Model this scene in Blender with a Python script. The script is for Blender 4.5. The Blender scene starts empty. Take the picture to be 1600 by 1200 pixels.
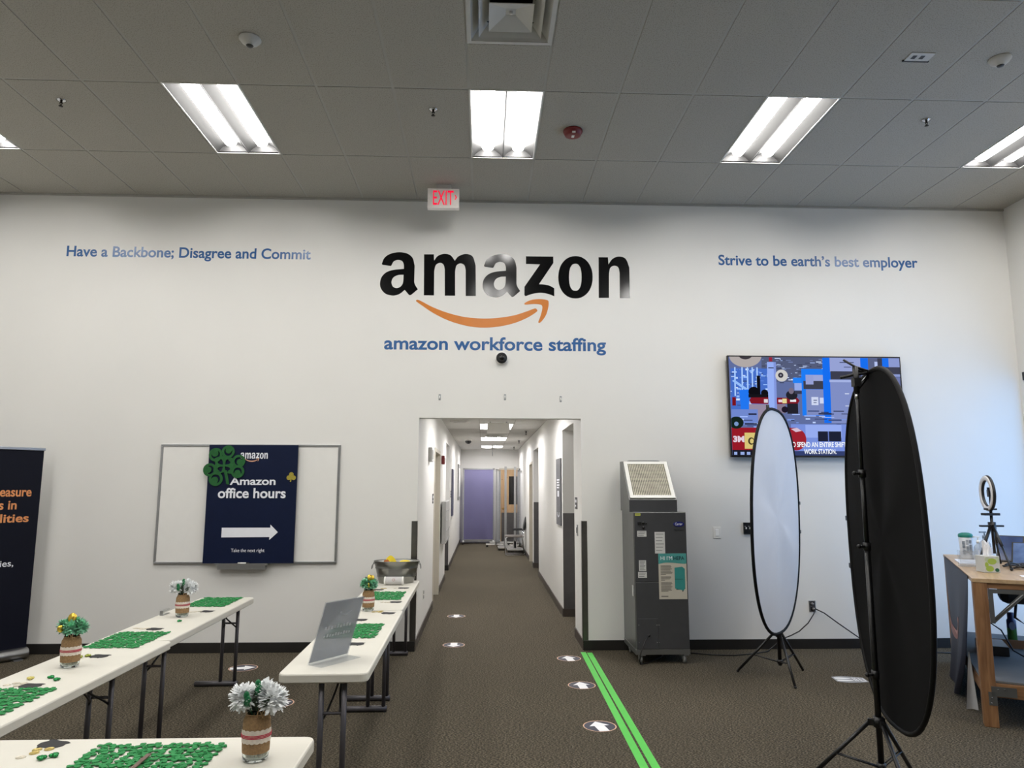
import bpy, bmesh, math, random
from mathutils import Vector, Matrix
PI = math.pi
rnd = random.Random(7)
S = bpy.context.scene
COL = S.collection

# ------------------------------------------------------------------ camera
cam_d = bpy.data.cameras.new('camera'); cam = bpy.data.objects.new('camera', cam_d); COL.objects.link(cam)
cam_d.sensor_fit = 'HORIZONTAL'; cam_d.sensor_width = 36.0; cam_d.lens = 36.0 * 1121.94 / 1600
cam_d.clip_start = .05; cam_d.clip_end = 200
def cam_matrix(p, y, r, loc):
    fwd = Vector((math.sin(y)*math.cos(p), math.cos(y)*math.cos(p), math.sin(p)))
    right = Vector((math.cos(y), -math.sin(y), 0)); up = right.cross(fwd)
    r2 = math.cos(r)*right + math.sin(r)*up; u2 = -math.sin(r)*right + math.cos(r)*up
    m = Matrix((r2, u2, -fwd)).transposed().to_4x4(); m.translation = Vector(loc); return m
cam.matrix_world = cam_matrix(.1408, .0387, .0018, (.1431, -7.6784, 1.6776))
S.camera = cam
# ------------------------------------------------------------------ world, exposure
w = bpy.data.worlds.new('daylight'); S.world = w; w.use_nodes = True
nt = w.node_tree; bg = nt.nodes['Background']
bg.inputs['Color'].default_value = (.30, .56, 1.0, 1); bg.inputs['Strength'].default_value = 3.4
vs = S.view_settings
vs.view_transform = 'Standard'; vs.look = 'None'; vs.exposure = 0.0; vs.gamma = 1.0; vs.use_curve_mapping = False
S.display_settings.display_device = 'sRGB'
S.cycles.use_denoising = True; S.cycles.max_bounces = 10; S.cycles.diffuse_bounces = 6
S.cycles.transparent_max_bounces = 12; S.cycles.sample_clamp_indirect = 6
LAMP = 44.0      # emission of the tube lenses in the main room
HALL_LAMP = 55.0

# ------------------------------------------------------------------ helpers
def lin(c):
    o = []
    for v in c[:3]:
        v = v/255.0; o.append(v/12.92 if v <= .04045 else ((v+.055)/1.055)**2.4)
    return tuple(o) + (1.0,)
MATS = {}
def M(name, c, rough=.5, metal=0.0, var=.05, vscale=12.0, bump=0.0, bscale=60.0, spec=.5, emit=0.0, trans=0.0, ior=1.45, sheen=0.0):
    if name in MATS: return MATS[name]
    m = bpy.data.materials.new(name); m.use_nodes = True; t = m.node_tree; N = t.nodes; L = t.links
    b = N['Principled BSDF']; col = lin(c)
    b.inputs['Roughness'].default_value = rough; b.inputs['Metallic'].default_value = metal
    b.inputs['Specular IOR Level'].default_value = spec
    if sheen: b.inputs['Sheen Weight'].default_value = sheen
    if trans: b.inputs['Transmission Weight'].default_value = trans; b.inputs['IOR'].default_value = ior
    tc = N.new('ShaderNodeTexCoord')
    nz = N.new('ShaderNodeTexNoise'); nz.inputs['Scale'].default_value = vscale; nz.inputs['Detail'].default_value = 3
    L.new(tc.outputs['Object'], nz.inputs['Vector'])
    rp = N.new('ShaderNodeValToRGB')
    rp.color_ramp.elements[0].position = .3; rp.color_ramp.elements[1].position = .7
    rp.color_ramp.elements[0].color = tuple(x*(1-var) for x in col[:3])+(1,)
    rp.color_ramp.elements[1].color = tuple(min(1, x*(1+var)) for x in col[:3])+(1,)
    L.new(nz.outputs['Fac'], rp.inputs['Fac']); L.new(rp.outputs['Color'], b.inputs['Base Color'])
    if emit:
        L.new(rp.outputs['Color'], b.inputs['Emission Color']); b.inputs['Emission Strength'].default_value = emit
    if bump:
        n2 = N.new('ShaderNodeTexNoise'); n2.inputs['Scale'].default_value = bscale; n2.inputs['Detail'].default_value = 4
        L.new(tc.outputs['Object'], n2.inputs['Vector'])
        bp = N.new('ShaderNodeBump'); bp.inputs['Strength'].default_value = bump; bp.inputs['Distance'].default_value = .01
        L.new(n2.outputs['Fac'], bp.inputs['Height']); L.new(bp.outputs['Normal'], b.inputs['Normal'])
    MATS[name] = m; return m
def glow(name, c, strength):
    if name in MATS: return MATS[name]
    m = bpy.data.materials.new(name); m.use_nodes = True; t = m.node_tree; t.nodes.remove(t.nodes['Principled BSDF'])
    e = t.nodes.new('ShaderNodeEmission'); e.inputs['Color'].default_value = lin(c); e.inputs['Strength'].default_value = strength
    t.links.new(e.outputs[0], t.nodes['Material Output'].inputs['Surface']); MATS[name] = m; return m
def clear(name, c, fac, rough=.05, base=(200, 205, 210)):
    """clear sheet: tinted see-through film mixed with a glossy, slightly milky surface"""
    if name in MATS: return MATS[name]
    m = bpy.data.materials.new(name); m.use_nodes = True; t = m.node_tree; b = t.nodes['Principled BSDF']
    b.inputs['Base Color'].default_value = lin(base); b.inputs['Roughness'].default_value = rough
    tr = t.nodes.new('ShaderNodeBsdfTransparent'); tr.inputs['Color'].default_value = lin(c)
    mx = t.nodes.new('ShaderNodeMixShader'); mx.inputs['Fac'].default_value = fac
    t.links.new(tr.outputs[0], mx.inputs[1]); t.links.new(b.outputs[0], mx.inputs[2])
    t.links.new(mx.outputs[0], t.nodes['Material Output'].inputs['Surface']); MATS[name] = m; return m

class B:
    def __init__(s): s.bm = bmesh.new(); s.mi = 0
    def _done(s, faces):
        for f in faces: f.material_index = s.mi
    def box(s, x0, y0, z0, x1, y1, z1, mat=None, bev=0.0):
        x0, x1 = min(x0, x1), max(x0, x1); y0, y1 = min(y0, y1), max(y0, y1); z0, z1 = min(z0, z1), max(z0, z1)
        vs = [s.bm.verts.new(p) for p in ((x0,y0,z0),(x1,y0,z0),(x1,y1,z0),(x0,y1,z0),(x0,y0,z1),(x1,y0,z1),(x1,y1,z1),(x0,y1,z1))]
        fs = [s.bm.faces.new([vs[i] for i in q]) for q in ((0,3,2,1),(4,5,6,7),(0,1,5,4),(1,2,6,5),(2,3,7,6),(3,0,4,7))]
        s._done(fs)
        if bev:
            es = list({e for f in fs for e in f.edges})
            r = bmesh.ops.bevel(s.bm, geom=es, offset=bev, segments=2, affect='EDGES', profile=.5)
            s._done(r['faces']); vs = list({v for f in r['faces'] for v in f.verts} | {v for v in vs if v.is_valid})
        if mat is not None: bmesh.ops.transform(s.bm, matrix=mat, verts=vs)
        return s
    def poly(s, pts):
        f = s.bm.faces.new([s.bm.verts.new(p) for p in pts]); s._done([f]); return s
    def prism(s, pts, z0, z1, mat=None):
        a = [s.bm.verts.new((x, y, z0)) for x, y in pts]; b = [s.bm.verts.new((x, y, z1)) for x, y in pts]; n = len(pts)
        fs = [s.bm.faces.new(a[::-1]), s.bm.faces.new(b)] + [s.bm.faces.new((a[i], a[(i+1) % n], b[(i+1) % n], b[i])) for i in range(n)]
        s._done(fs)
        if mat is not None: bmesh.ops.transform(s.bm, matrix=mat, verts=a+b)
        return s
    def tube(s, path, r, seg=8, closed=False, cap=True, r2=None):
        P = [Vector(p) for p in path]; n = len(P); rings = []; up = None
        for i in range(n):
            if closed: d = P[(i+1) % n]-P[i-1]
            else: d = P[min(i+1, n-1)]-P[max(i-1, 0)]
            d.normalize()
            if up is None:
                up = Vector((0, 0, 1)) if abs(d.z) < .9 else Vector((1, 0, 0))
            a = d.cross(up)
            if a.length < 1e-4: a = d.cross(Vector((1, 0, 0)))
            a.normalize(); b = a.cross(d).normalized(); up = b
            rr = r[i] if isinstance(r, (list, tuple)) else (r if r2 is None else r+(r2-r)*i/max(1, n-1))
            rings.append([s.bm.verts.new(P[i]+rr*(math.cos(2*PI*k/seg)*a+math.sin(2*PI*k/seg)*b)) for k in range(seg)])
        fs = []
        for i in range(n if closed else n-1):
            A, C = rings[i], rings[(i+1) % n]
            for k in range(seg): fs.append(s.bm.faces.new((A[k], A[(k+1) % seg], C[(k+1) % seg], C[k])))
        if cap and not closed: fs += [s.bm.faces.new(rings[0][::-1]), s.bm.faces.new(rings[-1])]
        for f in fs: f.smooth = True
        s._done(fs); return s
    def cyl(s, p0, p1, r, seg=16, r2=None): return s.tube([p0, p1], r, seg, r2=r2)
    def lathe(s, prof, seg=24, c=(0, 0, 0), mat=None, sx=1.0, sy=1.0, smooth=True):
        rings = []; vs = []
        for r, z in prof:
            if r < 1e-5: v = s.bm.verts.new((c[0], c[1], c[2]+z)); rings.append([v]); vs.append(v)
            else:
                q = [s.bm.verts.new((c[0]+sx*r*math.cos(2*PI*k/seg), c[1]+sy*r*math.sin(2*PI*k/seg), c[2]+z)) for k in range(seg)]
                rings.append(q); vs += q
        fs = []
        for A, C in zip(rings, rings[1:]):
            for k in range(seg):
                k2 = (k+1) % seg
                if len(A) == 1 and len(C) == 1: continue
                if len(A) == 1: fs.append(s.bm.faces.new((A[0], C[k2], C[k])))
                elif len(C) == 1: fs.append(s.bm.faces.new((A[k], A[k2], C[0])))
                else: fs.append(s.bm.faces.new((A[k], A[k2], C[k2], C[k])))
        for f in fs: f.smooth = smooth
        s._done(fs)
        if mat is not None: bmesh.ops.transform(s.bm, matrix=mat, verts=vs)
        return s
    def ball(s, c, r, u=10, v=7, sc=(1, 1, 1), mat=None):
        prof = [(r*math.sin(PI*i/v), -r*math.cos(PI*i/v)) for i in range(v+1)]
        m = Matrix.Translation(c) @ (mat or Matrix()) @ Matrix.Diagonal((*sc, 1))
        return s.lathe(prof, u, mat=m)
    def grid(s, f, nu, nv):
        V = [[s.bm.verts.new(f(i/nu, j/nv)) for j in range(nv+1)] for i in range(nu+1)]
        fs = []
        for i in range(nu):
            for j in range(nv):
                fc = s.bm.faces.new((V[i][j], V[i+1][j], V[i+1][j+1], V[i][j+1])); fc.smooth = True; fs.append(fc)
        s._done(fs); return s
    def go(s, name, mats, parent=None, loc=None, rotz=0, recalc=True):
        if recalc: bmesh.ops.recalc_face_normals(s.bm, faces=s.bm.faces)
        me = bpy.data.meshes.new(name); s.bm.to_mesh(me); s.bm.free()
        return link(name, me, mats, parent, loc, rotz)
def link(name, me, mats, parent=None, loc=None, rotz=0):
    if not len(me.materials):
        for m in (mats if isinstance(mats, (list, tuple)) else [mats]): me.materials.append(m)
    o = bpy.data.objects.new(name, me); COL.objects.link(o)
    if not isinstance(mats, (list, tuple)) and me.materials[0] is not mats:      # shared mesh, other colour
        o.material_slots[0].link = 'OBJECT'; o.material_slots[0].material = mats
    if parent: o.parent = parent
    if loc: o.location = loc
    o.rotation_euler.z = rotz
    return o
def tag(o, label, cat, group=None, kind=None):
    o['label'] = label; o['category'] = cat
    if group: o['group'] = group
    if kind: o['kind'] = kind
    return o
def thing(name, label, cat, loc=(0, 0, 0), rotz=0, group=None):
    o = bpy.data.objects.new(name, None); COL.objects.link(o); o.empty_display_size = .05
    o.location = loc; o.rotation_euler = (0, 0, rotz); return tag(o, label, cat, group)
def struct(o): o['kind'] = 'structure'; return o
def dup(root, loc, rotz, label, group=None):
    r = root.copy(); COL.objects.link(r); r.location = loc; r.rotation_euler = (0, 0, rotz); r['label'] = label
    if group: r['group'] = group
    def kids(a, b):
        for ch in list(a.children):
            c = ch.copy(); COL.objects.link(c); c.parent = b; kids(ch, c)
    kids(root, r); return r
def smooth_loop(pts, n=7):
    """closed outline; (x, y) smooth points, (x, y, 1) corners"""
    out = []; N = len(pts)
    for i in range(N):
        p0, p1, p2, p3 = pts[i-1], pts[i], pts[(i+1) % N], pts[(i+2) % N]
        c1, c2 = len(p1) > 2, len(p2) > 2
        if c1 and c2: out.append(p1[:2]); continue
        for k in range(n):
            t = k/n; r = []
            for a in (0, 1):
                m1 = 0.5*(p2[a]-p0[a]) if not c1 else (p2[a]-p1[a])*.9
                m2 = 0.5*(p3[a]-p1[a]) if not c2 else (p2[a]-p1[a])*.9
                r.append((2*t**3-3*t*t+1)*p1[a]+(t**3-2*t*t+t)*m1+(-2*t**3+3*t*t)*p2[a]+(t**3-t*t)*m2)
            out.append(tuple(r))
    return out
def curve_mesh(cu):
    ob = bpy.data.objects.new('tmp', cu); COL.objects.link(ob)
    dg = bpy.context.evaluated_depsgraph_get(); dg.update()
    me = bpy.data.meshes.new_from_object(ob.evaluated_get(dg)); bpy.data.objects.remove(ob); return me
def flat(loops, depth=.002):
    """outline loops (with holes) in x,z facing -y, front face at y = -depth"""
    cu = bpy.data.curves.new('c', 'CURVE'); cu.dimensions = '2D'; cu.fill_mode = 'BOTH'; cu.extrude = depth/2
    for lp in loops:
        sp = cu.splines.new('POLY'); sp.points.add(len(lp)-1); sp.use_cyclic_u = True
        for q, p in zip(sp.points, lp): q.co = (p[0], p[1], 0, 1)
    me = curve_mesh(cu)
    for v in me.vertices: x, y, z = v.co; v.co = (x, -depth/2-z, y)
    return me
def text(s, bbox, bold=.02, depth=.0015, y=0.0, mirror=False, slant=0.0, font_space=1.0):
    """text whose ink fills bbox=(x0,z0,x1,z1) in the x,z plane, facing -y"""
    cu = bpy.data.curves.new('t', 'FONT'); cu.body = s; cu.size = 1; cu.offset = bold; cu.extrude = .01; cu.space_character = font_space
    cu.shear = slant; cu.resolution_u = 6
    me = curve_mesh(cu)
    xs = [v.co.x for v in me.vertices]; ys = [v.co.y for v in me.vertices]
    a, b, c, d = min(xs), max(xs), min(ys), max(ys)
    for v in me.vertices:
        u = (v.co.x-a)/(b-a); t = (v.co.y-c)/(d-c)
        if mirror: u = 1-u
        v.co = (bbox[0]+u*(bbox[2]-bbox[0]), y-depth*(.5+v.co.z/.02), bbox[1]+t*(bbox[3]-bbox[1]))
    return me
def word_parts(me, gap):
    """split a line of lettering at its word gaps"""
    iv = sorted((min(me.vertices[v].co.x for v in p.vertices), max(me.vertices[v].co.x for v in p.vertices)) for p in me.polygons)
    cuts = []; hi = iv[0][1]
    for a, c in iv:
        if a-hi > gap: cuts.append((a+hi)/2)
        hi = max(hi, c)
    out = []
    for lo, up in zip([-1e9]+cuts, cuts+[1e9]):
        bm = bmesh.new(); bm.from_mesh(me)
        bmesh.ops.delete(bm, geom=[v for v in bm.verts if not lo < v.co.x < up], context='VERTS')
        m2 = bpy.data.meshes.new('word'); bm.to_mesh(m2); bm.free(); out.append(m2)
    bpy.data.meshes.remove(me); return out
def words(me, gap, mat, parent, name='word'):
    return [link(name, m2, mat, parent) for m2 in word_parts(me, gap)]
def join(meshes):
    bm = bmesh.new()
    for k, me in enumerate(meshes):
        n0 = len(bm.faces); bm.from_mesh(me); bpy.data.meshes.remove(me)
    o = bpy.data.meshes.new('m'); bm.to_mesh(o); bm.free(); return o
def rect(x0, z0, x1, z1): return [(x0, z0), (x1, z0), (x1, z1), (x0, z1)]
def ell(cx, cz, rx, rz, n=28, p=2.0, a0=0.0):
    o = []
    for k in range(n):
        a = a0+2*PI*k/n; c, s_ = math.cos(a), math.sin(a)
        o.append((cx+rx*math.copysign(abs(c)**(2/p), c), cz+rz*math.copysign(abs(s_)**(2/p), s_)))
    return o
def rrect(x0, y0, x1, y1, r, n=5):
    o = []
    for cx, cy, a in ((x1-r, y1-r, 0), (x0+r, y1-r, PI/2), (x0+r, y0+r, PI), (x1-r, y0+r, 1.5*PI)):
        for k in range(n+1): o.append((cx+r*math.cos(a+PI/2*k/n), cy+r*math.sin(a+PI/2*k/n)))
    return o

# ------------------------------------------------------------------ shared materials
m_wall = M('wall_paint', (226, 225, 221), .62, var=.012, vscale=1.5, bump=.06, bscale=180)
m_hallwall = m_wall
m_base = M('black_rubber_base', (30, 28, 26), .45, var=.1)
m_hbase = M('brown_rubber_base', (66, 58, 52), .5, var=.1)
m_tbar = M('ceiling_tee', (168, 166, 158), .5, var=.03)
m_white = M('white_plastic', (232, 231, 226), .4, var=.02)
m_wmetal = M('white_enamel', (228, 227, 222), .35, var=.02)
m_black = M('black_plastic', (18, 18, 19), .4, var=.15)
m_blackm = M('black_metal', (14, 14, 15), .35, var=.15)
m_chrome = M('chrome', (205, 206, 208), .2, 1.0, var=.03)
m_alu = M('brushed_aluminium', (176, 177, 178), .35, 1.0, var=.05)
m_steel = M('stainless_guard', (112, 110, 106), .3, .9, var=.08)
m_navy = M('navy_print', (10, 22, 52), .5, var=.06, spec=.2)
m_orange = M('orange_vinyl', (206, 122, 42), .32, var=.03)
m_blk_vinyl = M('black_vinyl', (8, 8, 10), .13, var=.05, spec=.4)
m_blue_vinyl = M('blue_vinyl', (36, 90, 148), .3, var=.03)
m_print_white = M('white_print', (236, 238, 244), .4, var=.02)
m_green = M('green_felt', (34, 128, 66), .85, var=.12, vscale=30, bump=.2, bscale=300)
m_wood = None

# carpet : ribbed brown-grey loop
def carpet():
    m = bpy.data.materials.new('carpet'); m.use_nodes = True; t = m.node_tree; N = t.nodes; L = t.links; b = N['Principled BSDF']
    b.inputs['Roughness'].default_value = .95; b.inputs['Specular IOR Level'].default_value = .15
    tc = N.new('ShaderNodeTexCoord'); mp = N.new('ShaderNodeMapping'); mp.inputs['Scale'].default_value = (1, 2.2, 1); mp.inputs['Rotation'].default_value = (0, 0, .5)
    L.new(tc.outputs['Object'], mp.inputs['Vector'])
    n1 = N.new('ShaderNodeTexNoise'); n1.inputs['Scale'].default_value = 75; n1.inputs['Detail'].default_value = 3; L.new(mp.outputs[0], n1.inputs['Vector'])
    n2 = N.new('ShaderNodeTexNoise'); n2.inputs['Scale'].default_value = 1.3; n2.inputs['Detail'].default_value = 2; L.new(tc.outputs['Object'], n2.inputs['Vector'])
    r = N.new('ShaderNodeValToRGB'); E = r.color_ramp.elements
    E[0].position = .34; E[0].color = lin((32, 29, 24)); E[1].position = .68; E[1].color = lin((136, 127, 108))
    x = r.color_ramp.elements.new(.5); x.color = lin((75, 69, 58))
    L.new(n1.outputs['Fac'], r.inputs['Fac'])
    mx = N.new('ShaderNodeMix'); mx.data_type = 'RGBA'; mx.blend_type = 'MULTIPLY'; mx.inputs[0].default_value = .3
    r2 = N.new('ShaderNodeValToRGB'); r2.color_ramp.elements[0].color = (.7, .7, .72, 1); r2.color_ramp.elements[1].color = (1.15, 1.1, 1.05, 1)
    L.new(n2.outputs['Fac'], r2.inputs['Fac']); L.new(r.outputs[0], mx.inputs[6]); L.new(r2.outputs[0], mx.inputs[7]); L.new(mx.outputs[2], b.inputs['Base Color'])
    wv = N.new('ShaderNodeTexWave'); wv.inputs['Scale'].default_value = 34; wv.inputs['Distortion'].default_value = 1.5; wv.bands_direction = 'X'
    L.new(tc.outputs['Object'], wv.inputs['Vector'])
    ad = N.new('ShaderNodeMath'); ad.operation = 'ADD'; L.new(wv.outputs['Fac'], ad.inputs[0]); L.new(n1.outputs['Fac'], ad.inputs[1])
    bp = N.new('ShaderNodeBump'); bp.inputs['Strength'].default_value = .5; bp.inputs['Distance'].default_value = .006
    L.new(ad.outputs[0], bp.inputs['Height']); L.new(bp.outputs[0], b.inputs['Normal']); return m
def tile_mat():
    m = bpy.data.materials.new('acoustic_tile'); m.use_nodes = True; t = m.node_tree; N = t.nodes; L = t.links; b = N['Principled BSDF']
    b.inputs['Roughness'].default_value = .95; b.inputs['Specular IOR Level'].default_value = .1
    tc = N.new('ShaderNodeTexCoord'); n1 = N.new('ShaderNodeTexNoise'); n1.inputs['Scale'].default_value = 120; n1.inputs['Detail'].default_value = 4
    L.new(tc.outputs['Object'], n1.inputs['Vector'])
    r = N.new('ShaderNodeValToRGB'); E = r.color_ramp.elements
    E[0].position = .28; E[0].color = lin((140, 137, 128)); E[1].position = .5; E[1].color = lin((177, 173, 163))
    L.new(n1.outputs['Fac'], r.inputs['Fac']); L.new(r.outputs[0], b.inputs['Base Color'])
    bp = N.new('ShaderNodeBump'); bp.inputs['Strength'].default_value = .25; bp.inputs['Distance'].default_value = .004
    L.new(n1.outputs['Fac'], bp.inputs['Height']); L.new(bp.outputs[0], b.inputs['Normal']); return m
def wood_mat(name, c0, c1, scale=1.0, rough=.55, axis='Z'):
    m = bpy.data.materials.new(name); m.use_nodes = True; t = m.node_tree; N = t.nodes; L = t.links; b = N['Principled BSDF']
    b.inputs['Roughness'].default_value = rough
    tc = N.new('ShaderNodeTexCoord'); mp = N.new('ShaderNodeMapping')
    mp.inputs['Scale'].default_value = (14*scale, 14*scale, 1.2*scale) if axis == 'Z' else ((1.2*scale, 14*scale, 14*scale) if axis == 'X' else (14*scale, 1.2*scale, 14*scale))
    L.new(tc.outputs['Object'], mp.inputs['Vector'])
    n1 = N.new('ShaderNodeTexNoise'); n1.inputs['Scale'].default_value = 2.2; n1.inputs['Detail'].default_value = 6; n1.inputs['Distortion'].default_value = 1.2
    L.new(mp.outputs[0], n1.inputs['Vector'])
    r = N.new('ShaderNodeValToRGB'); E = r.color_ramp.elements
    E[0].position = .3; E[0].color = lin(c0); E[1].position = .7; E[1].color = lin(c1)
    L.new(n1.outputs['Fac'], r.inputs['Fac'])
    kn = N.new('ShaderNodeTexVoronoi'); kn.inputs['Scale'].default_value = 6.5; L.new(tc.outputs['Object'], kn.inputs['Vector'])
    kr = N.new('ShaderNodeValToRGB'); kr.color_ramp.elements[0].position = .05; kr.color_ramp.elements[0].color = (.35, .25, .18, 1); kr.color_ramp.elements[1].position = .14
    L.new(kn.outputs['Distance'], kr.inputs['Fac'])
    mx = N.new('ShaderNodeMix'); mx.data_type = 'RGBA'; mx.blend_type = 'MULTIPLY'; mx.inputs[0].default_value = .8
    L.new(r.outputs[0], mx.inputs[6]); L.new(kr.outputs[0], mx.inputs[7]); L.new(mx.outputs[2], b.inputs['Base Color']); return m
m_carpet = carpet(); m_tile = tile_mat()
m_pine = wood_mat('pine_stud', (112, 76, 46), (150, 110, 72))
m_ply = wood_mat('birch_top', (160, 132, 98), (188, 160, 124), .6, .4, 'Y')
m_oak = wood_mat('door_veneer', (170, 136, 98), (190, 158, 118), .5, .4)

# ------------------------------------------------------------------ room shell
T = .6096; H = 4.834; XL, XR, YB = -5.45, 6.09, -12.6
HL, HR, HC, HE = -.56, 1.19, 2.764, 14.25      # corridor: left, right, ceiling, end
DL, DR, DH = -.552, 1.183, 2.395               # opening in the back wall
b = B(); b.box(XL-.2, YB-.2, -.15, XR+.2, .02, 0); b.box(-2.2, .02, -.15, 2.9, HE+.2, 0)
struct(b.go('floor', m_carpet))
b = B(); b.box(XL-.15, 0, 0, DL, .14, H+.1); b.box(DR, 0, 0, XR+.15, .14, H+.1); b.box(DL, 0, DH, DR, .14, H+.1)
struct(b.go('wall_back', m_wall))
b = B(); b.box(XL-.15, YB, 0, XL, 0, H+.1); struct(b.go('wall_left', m_wall))
b = B(); b.box(XL-.15, YB-.15, 0, XR+.15, YB, H+.1); struct(b.go('wall_front', m_wall))
WY0, WY1, WZ0, WZ1 = -3.55, -.06, .08, 2.93
b = B(); b.box(XR, YB, 0, XR+.15, WY0, H+.1); b.box(XR, WY0, WZ1, XR+.15, 0, H+.1); b.box(XR, WY0, 0, XR+.15, 0, WZ0); b.box(XR, WY1, WZ0, XR+.15, 0, WZ1)
struct(b.go('wall_right', m_wall))
# window in the right wall, dark storefront frame and glass
m_bronze = M('dark_bronze_frame', (58, 58, 60), .4, .6)
b = B()
b.box(XR+.03, WY0, WZ0, XR+.13, WY1, WZ0+.06); b.box(XR-.01, WY0, WZ1-.09, XR+.13, WY1, WZ1)
for y in (WY0, WY0+1.15, WY0+2.32, WY1-.05): b.box(XR+.03, y, WZ0+.06, XR+.13, y+.05, WZ1-.09)
wn = struct(b.go('window_1', m_bronze))
b = B()
for y0, y1 in ((WY0+.05, WY0+1.15), (WY0+1.2, WY0+2.32), (WY0+2.37, WY1-.05)): b.box(XR+.075, y0, WZ0+.06, XR+.081, y1, WZ1-.09)
b.go('pane', clear('window_glass', (244, 248, 250), .06), wn)
# baseboards
b = B(); b.box(XL, -.012, 0, DL-.001, 0, .1, bev=.003); struct(b.go('baseboard_back_left', m_base))
b = B(); b.box(DR+.001, -.012, 0, XR, 0, .1, bev=.003); struct(b.go('baseboard_back_right', m_base))
b = B(); b.box(XL, YB, 0, XL+.012, -.012, .1); struct(b.go('baseboard_left', m_base))
# ceiling: lay-in tiles on a tee grid; light and diffuser cells stay open
A0 = 1.065
rows = [(-A0, 0.0)] + [(-A0-2*T*(i+1), -A0-2*T*i) for i in range(9)]
LIGHTS = [(k, r) for r in (1, 3, 5) for k in (-2, -1, 0, 1, 2)]
b = B(); bt = B(); g = .012
for ri, (y0, y1) in enumerate(rows):
    y0 = max(y0, YB)
    for i in range(-9, 10):
        x0, x1 = max(i*T, XL), min((i+1)*T, XR)
        if x1 - x0 < .02: continue
        if i % 4 == 0 and (i//4, ri) in LIGHTS: continue
        cells = [(y0, y1)]
        if i == 0 and ri == 2: cells = [(y0, y0), (y1-T, y1)]
        for a, c in cells:
            if c-a < .01: continue
            b.box(x0+g, a+g, H, x1-g, c-g, H+.016); bt.box(x0, a, H+.004, x1, c, H+.02)
struct(b.go('ceiling', m_tile))
struct(bt.go('trim_1', m_tbar))
b = B(); b.box(XL-.2, YB-.2, H+.25, XR+.2, .2, H+.35); struct(b.go('ceiling_deck', M('deck_grey', (90, 90, 90), .9)))
b = B(); b.box(XL, -.02, H-.022, XR, 0, H, bev=.002); struct(b.go('trim_2', m_tbar))

# corridor shell
LO0, LO1, LOH = 5.76, 7.1, 2.475      # side opening, left
R0, R1, ROH = .70, 1.92, 2.414         # side opening near, right
Q0, Q1 = 6.15, 7.5                     # side opening far, right
LD0, LD1, LDH = 2.67, 3.86, 2.165      # door, left
RD0, RD1, RDH = 7.9, 8.8, 2.15         # door, right
b = B(); t_ = .14
b.box(HL-t_, .14, 0, HL, LD0-.049, HC+.05); b.box(HL-t_, LD0-.049, LDH+.049, HL, LD1+.049, HC+.05); b.box(HL-t_, LD1+.049, 0, HL, LO0, HC+.05)
b.box(HL-t_, LO0, LOH, HL, LO1, HC+.05); b.box(HL-t_, LO1, 0, HL, HE, HC+.05)
b.box(-1.9, LO0-t_, 0, HL-t_, LO0, HC); b.box(-1.9, LO1, 0, HL-t_, LO1+t_, HC); b.box(-2.0, LO0-t_, 0, -1.9, LO1+t_, HC); b.box(-1.9, LO0, LOH, HL-t_, LO1, HC)
struct(b.go('wall_corridor_left', m_hallwall))
b = B()
b.box(HR, .14, 0, HR+t_, R0, HC+.05); b.box(HR, R0, ROH, HR+t_, R1, HC+.05); b.box(HR, R1, 0, HR+t_, Q0, HC+.05); b.box(HR, Q0, ROH, HR+t_, Q1, HC+.05)
b.box(HR, Q1, 0, HR+t_, RD0-.049, HC+.05); b.box(HR, RD0-.049, RDH+.049, HR+t_, RD1+.049, HC+.05); b.box(HR, RD1+.049, 0, HR+t_, HE, HC+.05)
for y0, y1 in ((R0, R1), (Q0, Q1)):
    b.box(HR+t_, y0-t_, 0, 2.7, y0, HC); b.box(HR+t_, y1, 0, 2.7, y1+t_, HC); b.box(2.7, y0-t_, 0, 2.8, y1+t_, HC); b.box(HR+t_, y0, ROH, 2.7, y1, HC)
struct(b.go('wall_corridor_right', m_hallwall))
b = B(); b.box(HL-t_, HE, 0, HR+.4, HE+.15, HC+.05); struct(b.go('wall_corridor_end', m_hallwall))
m_htile = M('corridor_tile', (205, 203, 198), .9, var=.05, vscale=60)
b = B(); bt = B()
ys = [.14+.05+k*T*2 for k in range(12)] + [HE]
HLIGHT = [(1.38, 2.58), (5.03, 6.21), (8.59, 9.81), (12.05, 13.27)]
ys = [.14, 1.37, 2.59, 3.81, 5.02, 6.24, 7.42, 8.58, 9.82, 10.9, 12.04, 13.28, HE]
xs = [HL, .06, .67, HR]
for y0, y1 in zip(ys, ys[1:]):
    for x0, x1 in zip(xs, xs[1:]):
        if x0 == .06 and any(abs(y0-(h[0]-.01)) < .03 for h in HLIGHT): continue
        b.box(x0+.008, y0+.008, HC, x1-.008, y1-.008, HC+.02); bt.box(x0, y0, HC+.003, x1, y1, HC+.024)
struct(b.go('ceiling_corridor', m_htile)); struct(bt.go('trim_3', m_tbar))
b = B(); b.box(HL-t_, .14, HC+.2, HR+t_, HE, HC+.26); struct(b.go('ceiling_corridor_deck', m_htile))
b = B()
for y0, y1 in ((.0, LD0-.05), (LD1+.05, LO0), (LO1, HE)): b.box(HL, y0, 0, HL+.012, y1, .1)
struct(b.go('baseboard_corridor_left', m_hbase))
b = B()
for y0, y1 in ((.0, R0), (R1, Q0), (Q1, RD0-.05), (RD1+.05, HE)): b.box(HR-.012, y0, 0, HR, y1, .1)
b.box(HR, R1-.012, 0, 2.7, R1, .1); b.box(HR, Q1-.012, 0, 2.7, Q1, .1)
struct(b.go('baseboard_corridor_right', m_hbase))
b = B(); b.box(HL-t_, LO1-.012, 0, HL, LO1, .1); struct(b.go('baseboard_corridor_alcove', m_base))
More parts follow.
